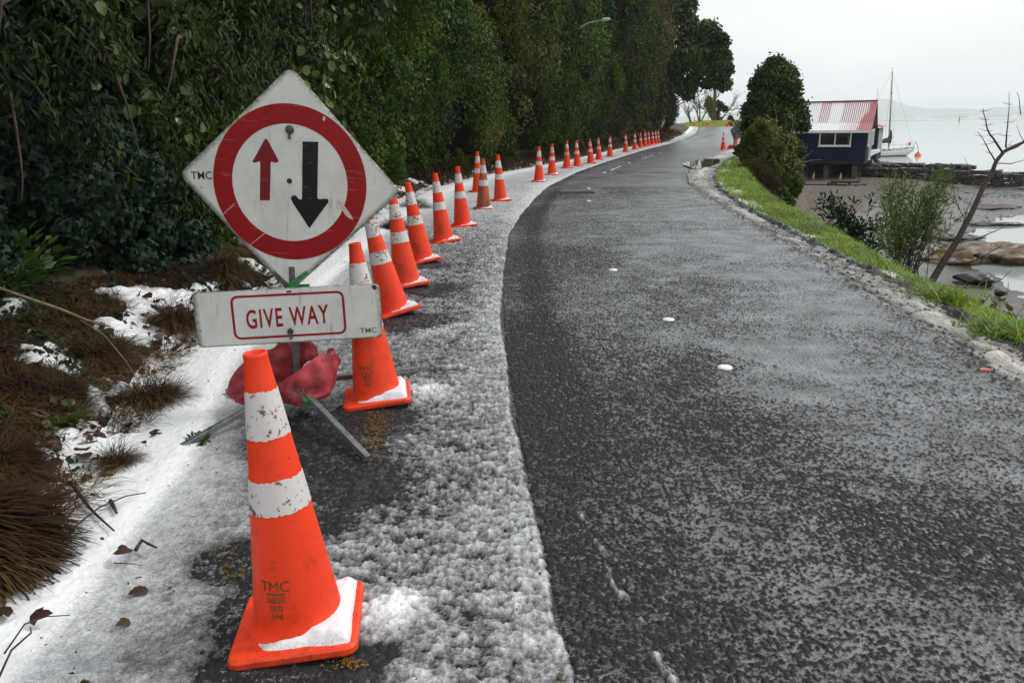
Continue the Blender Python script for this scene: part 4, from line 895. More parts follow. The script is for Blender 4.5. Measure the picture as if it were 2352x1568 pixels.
for (u, v, n, L, sp, hh, lab) in ((880, 455, 3200, .17, .55, .62, 'green ferny bush on the bank behind the right corner of the diamond sign'),):
    c = G(u, v, .15); c = np.array([c[0]-.35, c[1]+1.1, 0]); c[2] = float(ground(c[0], c[1])); root = empty('ferny_bush', c); tag(root, lab, 'bush')
    a = RNG.random(n)*2*np.pi; ph = RNG.random(n); D = np.stack([np.cos(a), np.sin(a), .2+1.2*ph], 1); r = RNG.random((n, 1))**.5
    leaves('foliage', D*np.array([sp*1.25, sp, hh])*r*.8, D*.6+np.array([0, 0, -.25]), rnd(n)*.5+D, L*(.6+.7*RNG.random(n)), 'lance', M['fern'], root, .55)
    mb = MB()
    for i in range(14): mb.tube([(0, 0, -.05), tuple(D[i]*.35), tuple(D[i]*.8*np.array([sp*1.2, sp, hh]))], [.01, .007, .002], 5)
    mb.build('stem', M['twig'], root)
def stick(pts, r, m, label, name='twig', z=.03, lift=0.0):
    P = [G(u, v, z) for u, v in pts]
    P = [np.array([p[0], p[1], max(float(ground(p[0], p[1])) if p[0] < xL(p[1]) else 0, 0)+z+lift*math.sin(math.pi*i/max(1, len(P)-1))]) for i, p in enumerate(P)]
    mb = MB(); mb.tube(P, np.linspace(r, r*.45, len(P)), 6); o = mb.build(name, M[m]); tag(o, label, 'twig'); return o
def stick3(pts, r, m, label, y, name='twig'):
    P = [U(u, v, yy) for (u, v), yy in zip(pts, y)]; mb = MB(); mb.tube(P, np.linspace(r, r*.5, len(P)), 6); o = mb.build(name, M[m]); tag(o, label, 'twig'); return o
stick3([(-20, 655), (60, 683), (140, 710), (200, 735), (255, 750)], .009, 'dry_twig', 'long pale bare stick sloping across the top of the bank at the left edge', [4.2, 4.25, 4.3, 4.35, 4.4], 'stick')
stick3([(185, 735), (240, 770), (290, 830), (335, 900)], .004, 'dry_twig', 'thin pale stem arching down over the brown tussock', [4.3, 4.2, 4.0, 3.8])
stick([(128, 1262), (175, 1215), (230, 1175), (290, 1146), (335, 1131)], .0045, 'twig', 'thin curved twig lying on the snow right of the large tussock', lift=.02, z=.07)
stick([(165, 1120), (205, 1165), (225, 1185), (262, 1218)], .008, 'twig', 'thick black broken branch at the lower edge of the bank', z=.065)
stick([(262, 1292), (300, 1294), (325, 1298)], .0022, 'twig', 'short straight twig lying above the torn leaf', z=.07)
stick([(312, 1262), (326, 1240), (340, 1248), (360, 1257)], .008, 'twig', 'forked black twig on the snow below the small tuft', z=.06)
stick([(254, 1150), (262, 1165), (268, 1178)], .010, 'twig', 'stubby black twig lying just above the curved twig', z=.065)
stick([(10, 1500), (60, 1450), (110, 1432), (160, 1412)], .003, 'twig', 'bent grass stalk on the snow in the bottom left corner', z=.07, lift=.03)
stick([(-5, 1560), (30, 1510), (75, 1470), (70, 1440)], .004, 'twig', 'dark curved stalk at the bottom left corner', z=.07, lift=.03)
stick([(930, 668), (960, 676), (1000, 684)], .008, 'twig', 'thin black twig lying on thin snow between two cones', z=.02)
stick([(905, 698), (935, 700), (960, 690), (985, 672)], .006, 'twig', 'forked black twig on the ground beside the cone behind the plate', z=.02)
stick([(955, 1560), (958, 1554)], .002, 'twig', 'tiny dark stalk on the snow near the bottom edge', z=.03)
LF = [(92, 1045, .11, 'curled brown leaf on the bank above the seedling'), (150, 1030, .10, 'reddish dead leaf lying on the bank'), (35, 1440, .11, 'bright rust-brown leaf at the bottom left corner'), (78, 1462, .09, 'small brown leaf beside the rust-brown one'),
 (292, 1315, .085, 'torn dark leaf on the snow below the short twig'), (338, 1364, .085, 'dark curled leaf on greyer snow, lower than the torn one'), (880, 1149, .055, 'small red-brown leaf on the thin snow right of the big cone'), (140, 1290, .13, 'large dark leaf tucked beside the big tussock'),
 (300, 1440, .06, 'pale curled leaf on the grey snow near the bottom'), (105, 1200, .10, 'dark wet leaf beside the black branch'), (62, 1215, .10, 'brown leaf at the left edge behind the big tussock'), (330, 1368, .03, 'crumb of leaf beside the dark curled one'), (185, 1590, .04, 'small yellow-brown leaf near the lower edge'),
 (200, 880, .09, 'flat brown leaf on the upper bank'), (330, 640, .10, 'pinkish-brown leaf caught at the foot of the ivy'), (1690, 904, .022, 'tiny pale leaf on the asphalt below the stud'), (1945, 1372, .028, 'pale yellow leaf on the wet asphalt at lower right'), (1028, 1055, .03, 'small green leaf on the thin snow'), (1280, 1560, .03, 'green leaf scrap on the snow near the bottom edge')]
for i, (u, v, L, lab) in enumerate(LF):
    c = G(u, v, .0); zz = max(float(ground(c[0], c[1])) if c[0] < xL(c[1])+.1 else 0., 0.); on_snow = c[0] < xE(c[1])-.1
    zz += (.075 if c[0] < -1.25 else .03) if on_snow else .012
    o = leaves('dead_leaf', np.array([[c[0], c[1], zz]]), np.array([[math.cos(i*2.1), math.sin(i*2.1), .18]]), np.array([[.35*math.sin(i*5), -.3, 1.]]), np.array([L*.8]), 'ivy', M['straw' if 'pale' in lab or 'yellow' in lab else 'fern' if 'green' in lab else 'deadleaf'])
    tag(o, lab, 'leaf', 'fallen leaves')
x, y, t = scatter(5200, 1.6, 14, lambda y: xH(y)-.1, lambda y: xL(y)+.02, lambda x, y, t: .15+.85*sm(.45, .6, fbm(x*2, y*2, 301)), 1.3); n = len(x)
tag(leaves('leaf_litter', np.stack([x, y, ground(x, y)+.03], 1), unit(rnd(n)*np.array([1, 1, .35])), rnd(n)*.5+np.array([0, 0, 1.]), .035+.06*RNG.random(n)**2, 'broad', M['deadleaf']), kind='stuff')
x, y, t = scatter(900, 1.6, 9, lambda y: xL(y)-.1, lambda y: xE(y)+.1, lambda x, y, t: 1.1-t*.6, 1.3); n = len(x)
zz = np.where(x < -1.2, .062, .020)
tag(leaves('twig_crumbs', np.stack([x, y, zz], 1), unit(rnd(n)*np.array([1, 1, .15])), rnd(n)*.3+np.array([0, 0, 1.]), .006+.022*RNG.random(n)**3, 'small', M['twig']), kind='stuff')
x, y, t = scatter(5200, 2.5, 30, lambda y: xA(y)-.25, lambda y: xK(y)+.1, None, 1.5); n = len(x); R_ = .004+.016*RNG.random(n)**3; oc = np.array([(1, 0, 0), (0, 1, 0), (-1, 0, 0), (0, -1, 0), (.2, .1, .8)])
V = np.stack([x, y, .012+.012*RNG.random(n)], 1)[:, None]+oc[None]*R_[:, None, None]*(.7+.6*RNG.random((n, 5, 1))); off = (np.arange(n)*5)[:, None, None]
tag(raw_mesh('shoulder_grit', V.reshape(-1, 3), [(np.array([(0, 1, 4), (1, 2, 4), (2, 3, 4), (3, 0, 4)])[None]+off).reshape(-1, 3)], M['tar']), kind='stuff')
M['moss'] = leafmat('yellow_lichen', [(.10, .055, .008), (.20, .11, .012), (.06, .05, .015)], .7, .2, 0)
PP = []
for (u, v, su, sv, n) in ((862, 985, 15, 30, 520), (530, 1290, 20, 45, 120), (800, 1520, 26, 9, 90), (880, 962, 14, 8, 90)):
    q = RNG.normal(size=(n, 2)); PP += [G(u+a*su, v+b*sv, .010) for a, b in q]
PP = np.array(PP); n = len(PP); tag(leaves('yellow_moss', PP, unit(rnd(n)*np.array([1, 1, .1])), rnd(n)*.2+np.array([0, 0, 1.]), .004+.012*RNG.random(n), 'oval', M['moss']), kind='stuff')
# ================================================================ RIGHT VERGE
x, y, t = scatter(120000, 2.2, 24, lambda y: xK(y)+.08, lambda y: xG(y)+.55, lambda x, y, t: np.clip(.45+1.6*t, 0, 1)*(1-.75*sm(.50, .62, fbm(x*3.5, y*2.4, 160, 3))*(t < .7)), 1.4)
P = np.stack([x, y, ground(x, y)-.01], 1); tag(blades('verge_grass', P, .085+.045*sm(8, 20, y), M['grass'], .07, .9), kind='stuff')
x, y, t = scatter(34000, 22, 62, lambda y: xK(y)+.1, lambda y: xG(y)+1.2, lambda x, y, t: np.clip(.4+.8*t, 0, 1), 1.2)
P = np.stack([x, y, ground(x, y)-.01], 1); tag(blades('verge_grass', P, .17, M['grass'], .09, .9), kind='stuff')
x, y, t = scatter(9000, 5.5, 30, lambda y: xG(y)+.3, lambda y: xG(y)+2.4, lambda x, y, t: 1-.5*t)
P = np.stack([x, y, ground(x, y)-.01], 1); tag(blades('slope_grass', P, .22, M['straw'], .04, 1.2), kind='stuff')
x, y, t = scatter(14000, 83.9, 93, lambda y: 17+0*y, lambda y: 33+0*y)
P = np.stack([x, y, ground(x, y)-.01], 1); tag(blades('mound_grass', P, .16, M['sungrass'], .35, .8), kind='stuff')
def px_tube(mb, pts, y, r0, r1, k=7, wob=.0, mi=0):
    P = np.array([U(u, v, y if np.isscalar(y) else yy) for (u, v), yy in zip(pts, [y]*len(pts) if np.isscalar(y) else y)])
    q = np.linspace(0, 1, max(len(P)*4, 6)); s_ = np.linspace(0, 1, len(P)); C = np.stack([np.interp(q, s_, P[:, i]) for i in range(3)], 1)
    for _ in range(2): C[1:-1] = (C[:-2]+2*C[1:-1]+C[2:])/4
    if wob: C = C+wob*np.stack([vn(q*9, q*0, 3), vn(q*9, q*0+5, 4), vn(q*9, q*0+9, 6)], 1)-wob/2
    mb.tube(C, r0+(r1-r0)*q, k, mi=mi); return C
# bare sapling at the edge of the bank
root = empty('bare_sapling', U(2138, 655, 11.5)); tag(root, 'leafless brown sapling leaning right over the shore at the right edge', 'tree'); SP = Matrix.Translation(root.location).inverted()
mb = MB(); px_tube(mb, [(2120, 690), (2140, 648), (2168, 600), (2200, 553), (2214, 520), (2232, 490), (2257, 432), (2277, 396), (2289, 371), (2307, 348)], 11.5, .054, .024, 9, .02)
o = mb.build('trunk', M['purple_bark']); o.parent = root; o.matrix_parent_inverse = SP
BR = [([(2307, 348), (2352, 325), (2420, 300)], .026, .016), ([(2300, 352), (2330, 340), (2352, 328), (2380, 300)], .014, .008), ([(2303, 349), (2279, 314), (2268, 299), (2263, 280), (2258.7, 250)], .016, .004), ([(2288, 372), (2266, 335), (2246, 302)], .012, .004), ([(2311, 339), (2314, 290), (2319, 212)], .014, .003),
 ([(2294, 375), (2325, 376), (2360, 366)], .009, .003), ([(2206, 557), (2240, 548), (2290, 530), (2317, 513)], .014, .003), ([(2180, 606), (2230, 602), (2275, 580), (2312, 556)], .016, .003), ([(2165, 655), (2230, 662), (2290, 650), (2325, 620)], .013, .003), ([(2212, 524), (2222, 480), (2232, 455), (2242, 440)], .012, .003),
 ([(2214, 500), (2190, 450), (2188, 380)], .006, .002), ([(2200, 553), (2150, 520), (2095, 500)], .006, .002), ([(2250, 450), (2290, 440), (2330, 415)], .006, .002), ([(2170, 600), (2130, 560), (2120, 520)], .006, .002), ([(2258, 430), (2230, 400), (2215, 360)], .006, .002), ([(2352, 325), (2340, 302), (2334, 288)], .005, .002), ([(2345, 262), (2342, 240), (2337, 212)], .007, .003), ([(2307, 348), (2320, 330), (2328, 322)], .004, .002)]
for k_, (p, a, b) in enumerate(BR):
    mb = MB(); C = px_tube(mb, p, [11.5+.25*math.sin(k_*2.3)*i for i in range(len(p))], a, b, 6, .02)
    if k_ in (2, 3, 4, 0, 6, 7):
        for j in range(3, len(C)-1, 3):
            d = np.array([(-1)**j*.11, random.uniform(-.05, .05), .02]); mb.tube([C[j], C[j]+d*.6, C[j]+d+[0, 0, .01]], [.0045, .003, .002], 4)
            mb.tube([C[j], C[j]-d*.5+[0, 0, .01]], [.004, .002], 4)
    o = mb.build('branch', M['purple_bark']); o.parent = root; o.matrix_parent_inverse = SP
# shrubs on the slope
def stem_shrub(name, label, base, tips, y, L, shape, m, nl, W_, rad=.012, spread=.12, ystep=.5, from_=.25, depth=.3, cat='shrub'):
    b = U(*base, y); root = empty(name, b); tag(root, label, cat); inv = Matrix.Translation(root.location).inverted(); mb = MB(); PP, DD = [], []
    for i, (u, v) in enumerate(tips):
        yy = y+random.uniform(-depth, depth); e = U(u, v, yy); s_ = b+np.array([random.uniform(-.25, .25), random.uniform(-.2, .2), -.1])
        q = np.linspace(0, 1, 12)[:, None]; mid = (s_+e)/2+np.array([random.uniform(-.15, .15), 0, .12]); C = (1-q)**2*s_+2*q*(1-q)*mid+q*q*e
        mb.tube(C, np.linspace(rad, rad*.25, 12), 5)
        k = nl; t = from_+(1-from_)*RNG.random(k)**.75; idx = t*11; i0 = np.clip(idx.astype(int), 0, 10); f = (idx-i0)[:, None]; P = C[i0]*(1-f)+C[i0+1]*f
        T = unit(C[i0+1]-C[i0]); D = unit(rnd(k)*.8+T*.9); PP.append(P+D*spread*RNG.random((k, 1))); DD.append(D)
    o = mb.build('stem', M['twig']); o.parent = root; o.matrix_parent_inverse = inv
    P, D = np.concatenate(PP), np.concatenate(DD); o = leaves('foliage', P, D+np.array([0, 0, -.1]), rnd(len(P))*.7+np.array([0, 0, .6]), L*(.6+.7*RNG.random(len(P))), shape, M[m], None, W_); o.parent = root; o.matrix_parent_inverse = inv
    return root
T1 = [(2060+random.gauss(0, 16), 400+abs(random.gauss(0, 28))) for _ in range(15)]+[(2170+random.gauss(0, 16), 392+abs(random.gauss(0, 30))) for _ in range(15)]+[(2120+random.gauss(0, 45), 470+random.gauss(0, 32)) for _ in range(20)]+[(2030+random.gauss(0, 22), 500+random.gauss(0, 30)) for _ in range(12)]+[(2135+random.gauss(0, 22), 440) for _ in range(8)]
stem_shrub('willow_leaved_shrub', 'tall green shrub with narrow willow-like leaves on the bank before the stone jetty', (2082, 650), T1, 12.6, .115, 'lance', 'willow', 58, .62, .007, .12, depth=.6, from_=.3)
T2 = [(1905+random.gauss(0, 20), 480+random.gauss(0, 22)) for _ in range(12)]+[(1965+random.gauss(0, 35), 520+random.gauss(0, 25)) for _ in range(20)]+[(2000, 450), (2050, 440), (2095, 428), (1960, 462), (2020, 500), (2030, 560), (2000, 590)]
stem_shrub('dark_shrub', 'dark green shrub with small oval leaves and an arching spray, left of the willow-like one', (1985, 610), T2, 15.5, .085, 'oval', 'deepgreen', 55, .9, .010, .12, depth=.4)
T3 = [(2240+random.gauss(0, 22), 735+random.gauss(0, 10)) for _ in range(7)]
stem_shrub('dying_weed', 'withered yellow-brown weed on the edge of the grass near the right side', (2290, 800), [(2255, 700), (2300, 690), (2325, 715), (2280, 705), (2310, 730), (2290, 690)], 7.4, .075, 'oval', 'brownfol', 16, .9, .006, .03, depth=.1, cat='weed')
for (u, v, lab) in ((2175, 690, 'lush tuft of tall green grass at the foot of the leafless sapling'), (2300, 770, 'tuft of tall green grass at the right edge of the verge')):
    c = G(u, v, 0.); root = empty('grass_tuft', (c[0], c[1], float(ground(c[0], c[1])))); tag(root, lab, 'grass tuft'); n = 420
    blades('blade_clump', rnd(n)*np.array([.12, .12, 0]), .19, M['grass'], .045, .9, None, root)
# tall dark evergreen and the brush below it
def mass(name, label, cat, Y, blobs, per, L, shape, m, base, corem='core', stretch=1.0, droop=.3, second=None, group=None, trunk=.12, corek=.72, trk='bark', width=1.0, tpts=None):
    b = U(*base, Y) if len(base) == 2 else np.array(base, float); root = empty(name, b); tag(root, label, cat, group); inv = Matrix.Translation(root.location).inverted()
    C = np.array([U(u, v, Y+dy) for (u, v, r, dy) in blobs]); R = np.array([r/F*Y for (u, v, r, dy) in blobs]); obs = []
    CC, RR = [], []
    for c, r in zip(C, R):                                        # every blob breaks up into smaller tufts
        k = 15; d = unit(rnd(k)); CC.append(c+d*r*.72*np.array([1, 1, stretch])); RR.append(r*(.28+.22*RNG.random(k)))
    P, D = lumps(np.concatenate(CC), np.concatenate(RR), per, None, stretch, .55, .5)
    P = P+rnd(len(P))*np.mean(R)*.13*(RNG.random((len(P), 1))**2)*2
    obs.append(crown('foliage', P, D, L, shape, M[m], None, droop, width=width))
    if second: 
        P2, D2 = lumps(np.concatenate(CC), np.concatenate(RR)*1.03, int(per*second[1])+1, None, stretch, .2, .8); obs.append(crown('leaf_spray', P2, D2, L, shape, M[second[0]], None, droop))
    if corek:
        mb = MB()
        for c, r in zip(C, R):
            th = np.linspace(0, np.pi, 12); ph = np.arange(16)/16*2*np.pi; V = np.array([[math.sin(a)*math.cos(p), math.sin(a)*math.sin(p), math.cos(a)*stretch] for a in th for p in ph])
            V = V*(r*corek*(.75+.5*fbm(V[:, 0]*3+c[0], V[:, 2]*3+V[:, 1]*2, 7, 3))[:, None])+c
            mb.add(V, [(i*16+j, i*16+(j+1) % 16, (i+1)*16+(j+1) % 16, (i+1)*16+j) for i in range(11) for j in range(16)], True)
        obs.append(mb.build('dark_backing', M[corem]))
    if trunk:
        mb = MB(); top = C[np.argmax(C[:, 2])]
        if tpts is None: mb.tube([b-[0, 0, .3], (b*.6+top*.4), top], [trunk, trunk*.8, trunk*.3], 8)
        for c in C: s_ = b+(top-b)*np.clip((c[2]-b[2])/(top[2]-b[2]+.01)-.25, .1, .9); mb.tube([s_, (s_+c)/2+[0, 0, .1], c], [trunk*.4, trunk*.25, trunk*.1], 5)
        obs.append(mb.build('trunk', M[trk]))
    for ob in obs: ob.parent = root; ob.matrix_parent_inverse = inv
    return root
mass('evergreen_tree', 'dense dark evergreen tree with a rounded top standing left of the blue boathouse', 'tree', 33.5,
     [(1783, 158, 22, 0), (1762, 175, 24, 0), (1805, 178, 24, .3), (1745, 205, 24, 0), (1785, 205, 34, 0), (1820, 208, 20, 0), (1736, 240, 26, 0), (1770, 245, 34, 0), (1822, 242, 26, 0), (1730, 275, 22, 0), (1760, 285, 34, 0), (1800, 280, 38, 0), (1834, 275, 20, .2), (1740, 310, 26, 0), (1800, 325, 36, 0), (1775, 360, 30, 0), (1718, 262, 7, 0), (1716, 288, 8, 0), (1843, 290, 9, 0)],
     150, .16, 'small', 'darktree', (1790, 440), second=('gorse', .22), corek=.62)
mass('green_shrub', 'mid green bushy shrub growing against the left wall of the boathouse', 'shrub', 29.5,
     [(1800, 330, 26, 0), (1822, 345, 22, .4), (1775, 320, 24, 0), (1760, 300, 18, 0), (1810, 385, 26, 0), (1790, 360, 28, 0), (1820, 415, 20, .3), (1780, 410, 28, 0), (1812, 440, 20, .3)], 130, .13, 'small', 'gorse', (1795, 480), trunk=.05, second=('willow', .15))
mass('brown_scrub', 'reddish-brown leafless scrub sloping down beside the grass verge', 'shrub', 26.5,
     [(1738, 395, 20, 0), (1722, 415, 14, 0), (1755, 420, 24, 0), (1775, 440, 20, 0), (1745, 440, 20, 0), (1790, 458, 14, 0), (1712, 395, 10, 0)], 190, .24, 'blade', 'brownfol', (1760, 470), corem='browncore', droop=.2, trunk=.04, width=.045)
mass('olive_scrub', 'olive and brown twiggy scrub between the evergreen tree and the sign back', 'shrub', 27.5,
     [(1735, 325, 20, 0), (1725, 350, 22, 0), (1748, 350, 26, 0), (1740, 378, 26, 0), (1765, 385, 24, 0), (1750, 300, 14, 0), (1785, 420, 22, 0), (1810, 430, 18, 0), (1770, 345, 22, 0)], 170, .20, 'blade', 'gorse', (1765, 460), corem='browncore', trunk=.04, second=('gorse', .5), width=.12)
mass('small_bush', 'small yellow-green bush at the lower end of the scrub, above the pebble beach', 'bush', 21.5,
     [(1795, 450, 14, 0), (1810, 465, 10, 0), (1785, 465, 12, 0)], 110, .11, 'oval', 'broad', (1795, 492), trunk=.03, corem='browncore')
mb = MB()
for a, b in (((1815, 395), (1870, 345)), ((1820, 380), (1890, 367)), ((1800, 380), (1830, 250)), ((1830, 425), (1850, 395)), ((1790, 370), (1780, 240))): px_tube(mb, [a, ((a[0]+b[0])/2, (a[1]+b[1])/2-4), b], 29, .02, .006, 5, .05)
tag(mb.build('bare_brush', M['dry_twig']), 'bare pale twigs sticking out of the scrub in front of the blue wall', 'twigs')
# overhanging gum tree at the far end of the hedge
mass('gum_tree', 'dark gum tree with hanging leaves overhanging the road at the far end', 'tree', 62,
     [(1575, 20, 26, 0), (1555, 60, 34, 0), (1600, 62, 24, 0), (1632, 75, 24, 0), (1650, 95, 20, 0), (1610, 105, 26, 0), (1585, 120, 24, -.5), (1640, 118, 18, 0), (1560, 150, 32, 0), (1600, 160, 18, 0), (1625, 150, 15, 0), (1668, 130, 10, 0), (1672, 155, 10, 0), (1655, 150, 12, 0), (1660, 175, 10, 0), (1640, 178, 13, 0), (1665, 195, 8, 0), (1625, 190, 8, 0), (1648, 190, 6, 0), (1590, 190, 15, 0), (1575, 210, 17, 0), (1545, 190, 26, 0), (1520, 10, 40, 0), (1520, 60, 40, 1)],
     75, .30, 'oval', 'darktree', (11.4, 66.5, .5), trunk=.12, droop=.9, stretch=1.0, corek=0)
# far end: pole, trees, mound, gate
root = empty('wooden_pole', U(1641, 292, 86.5)); tag(root, 'tall grey wooden pole standing on the sunlit grass mound', 'pole'); inv = Matrix.Translation(root.location).inverted()
mb = MB(); px_tube(mb, [(1640.5, 295), (1642, 200), (1643, 80)], 86.5, .17, .13, 10); o = mb.build('shaft', M['bark']); o.parent = root; o.matrix_parent_inverse = inv
mb = MB(); px_tube(mb, [(1643, 184), (1643, 176)], 86.5, .26, .26, 10); o = mb.build('steel_collar', M['galv']); o.parent = root; o.matrix_parent_inverse = inv
def bare_tree(name, label, base, tip_c, rx, rz, Y, n, r=.12, m='bark', group=None, seed=0):
    b = U(*base, Y); root = empty(name, b); tag(root, label, 'tree', group); inv = Matrix.Translation(root.location).inverted(); rg = random.Random(seed)
    def grow(mb, p, d, L, r, lev):
        q = [p]; dd = d
        for i in range(4): dd = unit(dd+np.array([rg.gauss(0, .16), rg.gauss(0, .16), rg.gauss(.04, .12)])); q.append(q[-1]+dd*L/4)
        mb.tube(q, np.linspace(r, r*.6, 5), 5, cap=False)
        if lev > 0:
            for i in range(n): grow(mb, q[rg.choice((2, 3, 4))], unit(dd+np.array([rg.gauss(0, .6), rg.gauss(0, .6), rg.gauss(.1, .4)])), L*.68, r*.5, lev-1)
    mb = MB()
    for i in range(3): grow(mb, b, unit(np.array([rg.gauss(0, .45), rg.gauss(0, .3), 1.0])), rz*.50, r, 4)
    o = mb.build('branches', M[m]); o.parent = root; o.matrix_parent_inverse = inv; return root
bare_tree('bare_tree', 'leafless pale tree at the far end between the hedge and the wooden pole', (1608, 286), None, 1, 4.6, 90, 3, .09, seed=4)
bare_tree('bare_tree', 'leafless scrubby tree close to the hedge end behind the far cones', (1588, 287), None, 1, 2.6, 89, 3, .07, seed=9)
mass('ivy_clad_tree', 'small tree with a bright yellow-green ivy head beside the wooden pole', 'tree', 91, [(1630, 232, 7, 0), (1625, 240, 6, 0), (1634, 248, 6, 0), (1635, 262, 5, 0)], 40, .26, 'small', 'willow', (1638, 288), trunk=.14, second=('sungrass', .3), droop=.3, corek=0)
mass('windswept_tree', 'dark windswept tree spreading right behind the wooden pole', 'tree', 92, [(1645, 262, 8, 0), (1650, 275, 7, 0), (1642, 280, 6, 0), (1655, 245, 7, 0), (1664, 250, 5, 0), (1648, 238, 6, 0)], 22, .26, 'small', 'olive', (1648, 290), trunk=.14, corek=0)
bare_tree('bare_tree', 'fine leafless crown spreading to the right behind the wooden pole', (1652, 284), None, 1, 3.6, 93, 4, .08, seed=12)
mass('small_bush', 'little dark bush on the mound right of the windswept tree', 'bush', 91, [(1674, 278, 5, 0), (1672, 285, 5, 0), (1678, 270, 3, 0)], 24, .22, 'small', 'pitto', (1673, 292), trunk=.04, corek=0)
root = empty('barrier', U(1688, 292, 84)); tag(root, 'dark slanted timber barrier behind the grey sign back', 'barrier'); inv = Matrix.Translation(root.location).inverted()
for a, b, r in (((1682, 270), (1694, 292), .09), ((1668, 279), (1690, 293), .10), ((1682, 270), (1681, 288), .05), ((1672, 276), (1700, 276), .03), ((1672, 281), (1700, 281), .03)):
    mb = MB(); px_tube(mb, [a, b], 84, r, r, 6); o = mb.build('rail', M['twig']); o.parent = root; o.matrix_parent_inverse = inv
# back of a diamond sign with its own stand
root = empty('sign_back', U(1690, 343, 47)); tag(root, 'dark grey back of a tilted diamond road sign beside the scrub', 'road sign'); inv = Matrix.Translation(root.location).inverted()
pts = [U(u, v, 47) for u, v in ((1701, 278), (1677, 299), (1687, 326), (1716, 304))]
mb = MB(); mb.add(pts+[p+np.array([0, .02, 0]) for p in pts], [(0, 1, 2, 3), (7, 6, 5, 4), (0, 4, 5, 1), (1, 5, 6, 2), (2, 6, 7, 3), (3, 7, 4, 0)]); M['signback'] = simple('grey_aluminium', (.065, .075, .078), .6, .15, 3)
o = mb.build('diamond_panel', M['signback'], None, .004); o.parent = root; o.matrix_parent_inverse = inv
for a, b, nm in (((1699, 284), (1687, 332), 'post'), ((1687, 328), (1674, 346), 'leg'), ((1687, 328), (1699, 344), 'leg'), ((1686, 300), (1682, 301), 'label_plate')):
    mb = MB(); px_tube(mb, [a, b], 46.94, .024, .024, 6); o = mb.build(nm, M['galv'] if nm != 'leg' else M['rust']); o.parent = root; o.matrix_parent_inverse = inv
P = G(1688, 342, .0); sandbag([P+[-.42, 0, .02], P+[-.2, 0, .12], P+[.1, 0, .14], P+[.34, 0, .04]], .12, .12, 3, 'dark sandbag on the ground below the grey sign back')
# street light poking out of the hedge
root = empty('street_light', U(1352, 60, 27.5)); tag(root, 'grey street light on an arm poking out of the hedge top', 'street light'); inv = Matrix.Translation(root.location).inverted()
mb = MB(); px_tube(mb, [(1330, 66), (1352, 52), (1384, 47)], 27.5, .022, .018, 8); o = mb.build('arm', M['galv']); o.parent = root; o.matrix_parent_inverse = inv
mb = MB(); a, b = U(1380, 47, 27.5), U(1402, 44, 27.5); mb.tube([a, a+(b-a)*.3, a+(b-a)*.8, b], [.03, .065, .055, .015], 10); M['lampgrey'] = simple('lamp_housing', (.30, .32, .33), .5); o = mb.build('lamp_head', M['lampgrey']); o.parent = root; o.matrix_parent_inverse = inv
# ================================================================ BOATHOUSE
HA = math.radians(29)
hr = empty('boathouse', (24.0, 55, -1.30), -HA); tag(hr, 'navy blue corrugated boathouse with a red and snowy white roof, standing on piles', 'boathouse')
def m_corr(name, col, per=.085, rough=.5):
    m, n, b = mat(name); T = NT(n); x = T.n('ShaderNodeSeparateXYZ', {0: T.obj()}).outputs
    w = T.math('SINE', T.math('MULTIPLY', T.math('ADD', x[0], x[1]), 2*math.pi/per))
    f = T.noise(T.obj(), 2.0, 4); T.set(b, 'Base Color', T.mix(T.rng(f, .3, .7), c4(col), c4(tuple(q*.75 for q in col)))); b.inputs['Roughness'].default_value = .75; b.inputs['Specular IOR Level'].default_value = .15
    T.set(b, 'Normal', T.bump(w, .8, .03)); return m
M['navy'] = m_corr('navy_corrugated_iron', (.005, .017, .062)); M['navy_weather'] = m_corr('weathered_blue_boards', (.030, .045, .075), .2, .7)
def m_roof():
    m, n, b = mat('snowy_red_roof'); T = NT(n); o = T.obj(); x = T.n('ShaderNodeSeparateXYZ', {0: o}).outputs
    w = T.math('SINE', T.math('MULTIPLY', x[0], 2*math.pi/.135))
    nz = T.noise(o, 1.1, 4, .6)
    valley = T.rng(T.math('ADD', w, T.math('MULTIPLY', T.math('SUBTRACT', nz, .5), 1.2)), -.60, .15)
    # snow stays whole on two sheets (-4.1..-3.3 and -2.6..-1.9), lies only in the valleys elsewhere, gone near the gable
    def band(a, c, sl=.03): return T.math('MULTIPLY', T.rng(x[0], a-sl, a), T.rng(x[0], c+sl, c))
    full_ = T.math('MAXIMUM', band(-4.15, -3.35), band(-2.62, -1.92))
    full_ = T.math('MAXIMUM', full_, T.math('MULTIPLY', T.rng(x[1], .66, .56), T.rng(T.math('ADD', x[0], T.math('MULTIPLY', nz, 1.0)), -.3, -1.6)))
    sn = T.math('MAXIMUM', T.math('MULTIPLY', valley, .95), full_)
    edge = T.rng(T.math('ADD', T.math('ADD', x[0], T.math('MULTIPLY', nz, .8)), T.math('MULTIPLY', T.rng(x[1], 1.3, .5), .45)), .30, .05)
    top = T.rng(T.math('ADD', x[1], T.math('MULTIPLY', nz, .15)), 2.22, 2.10)
    sn = T.math('MULTIPLY', T.math('MULTIPLY', sn, edge), top)
    T.set(b, 'Base Color', T.mix(sn, c4((.40, .13, .135)), c4((.82, .83, .85)))); b.inputs['Roughness'].default_value = .55
    T.set(b, 'Normal', T.bump(w, .5, .03)); return m
M['roof'] = m_roof(); M['white'] = simple('white_paint', (.78, .78, .77), .45, .08, 3); M['dark_glass'] = simple('dark_window_glass', (.010, .010, .011), .04); M['pile'] = simple('mossy_pile', (.060, .058, .030), .8, .5, 4); M['under'] = simple('dark_timber', (.015, .013, .011), .85, .4, 5); M['curtain'] = simple('grey_curtain', (.07, .075, .08), .8)
HW_, HD, HE = 7.4, 4.4, 2.10
def hb(name, par=hr, m='white', mb=None, bevel=0): return mb.build(name, M[m], par, bevel)
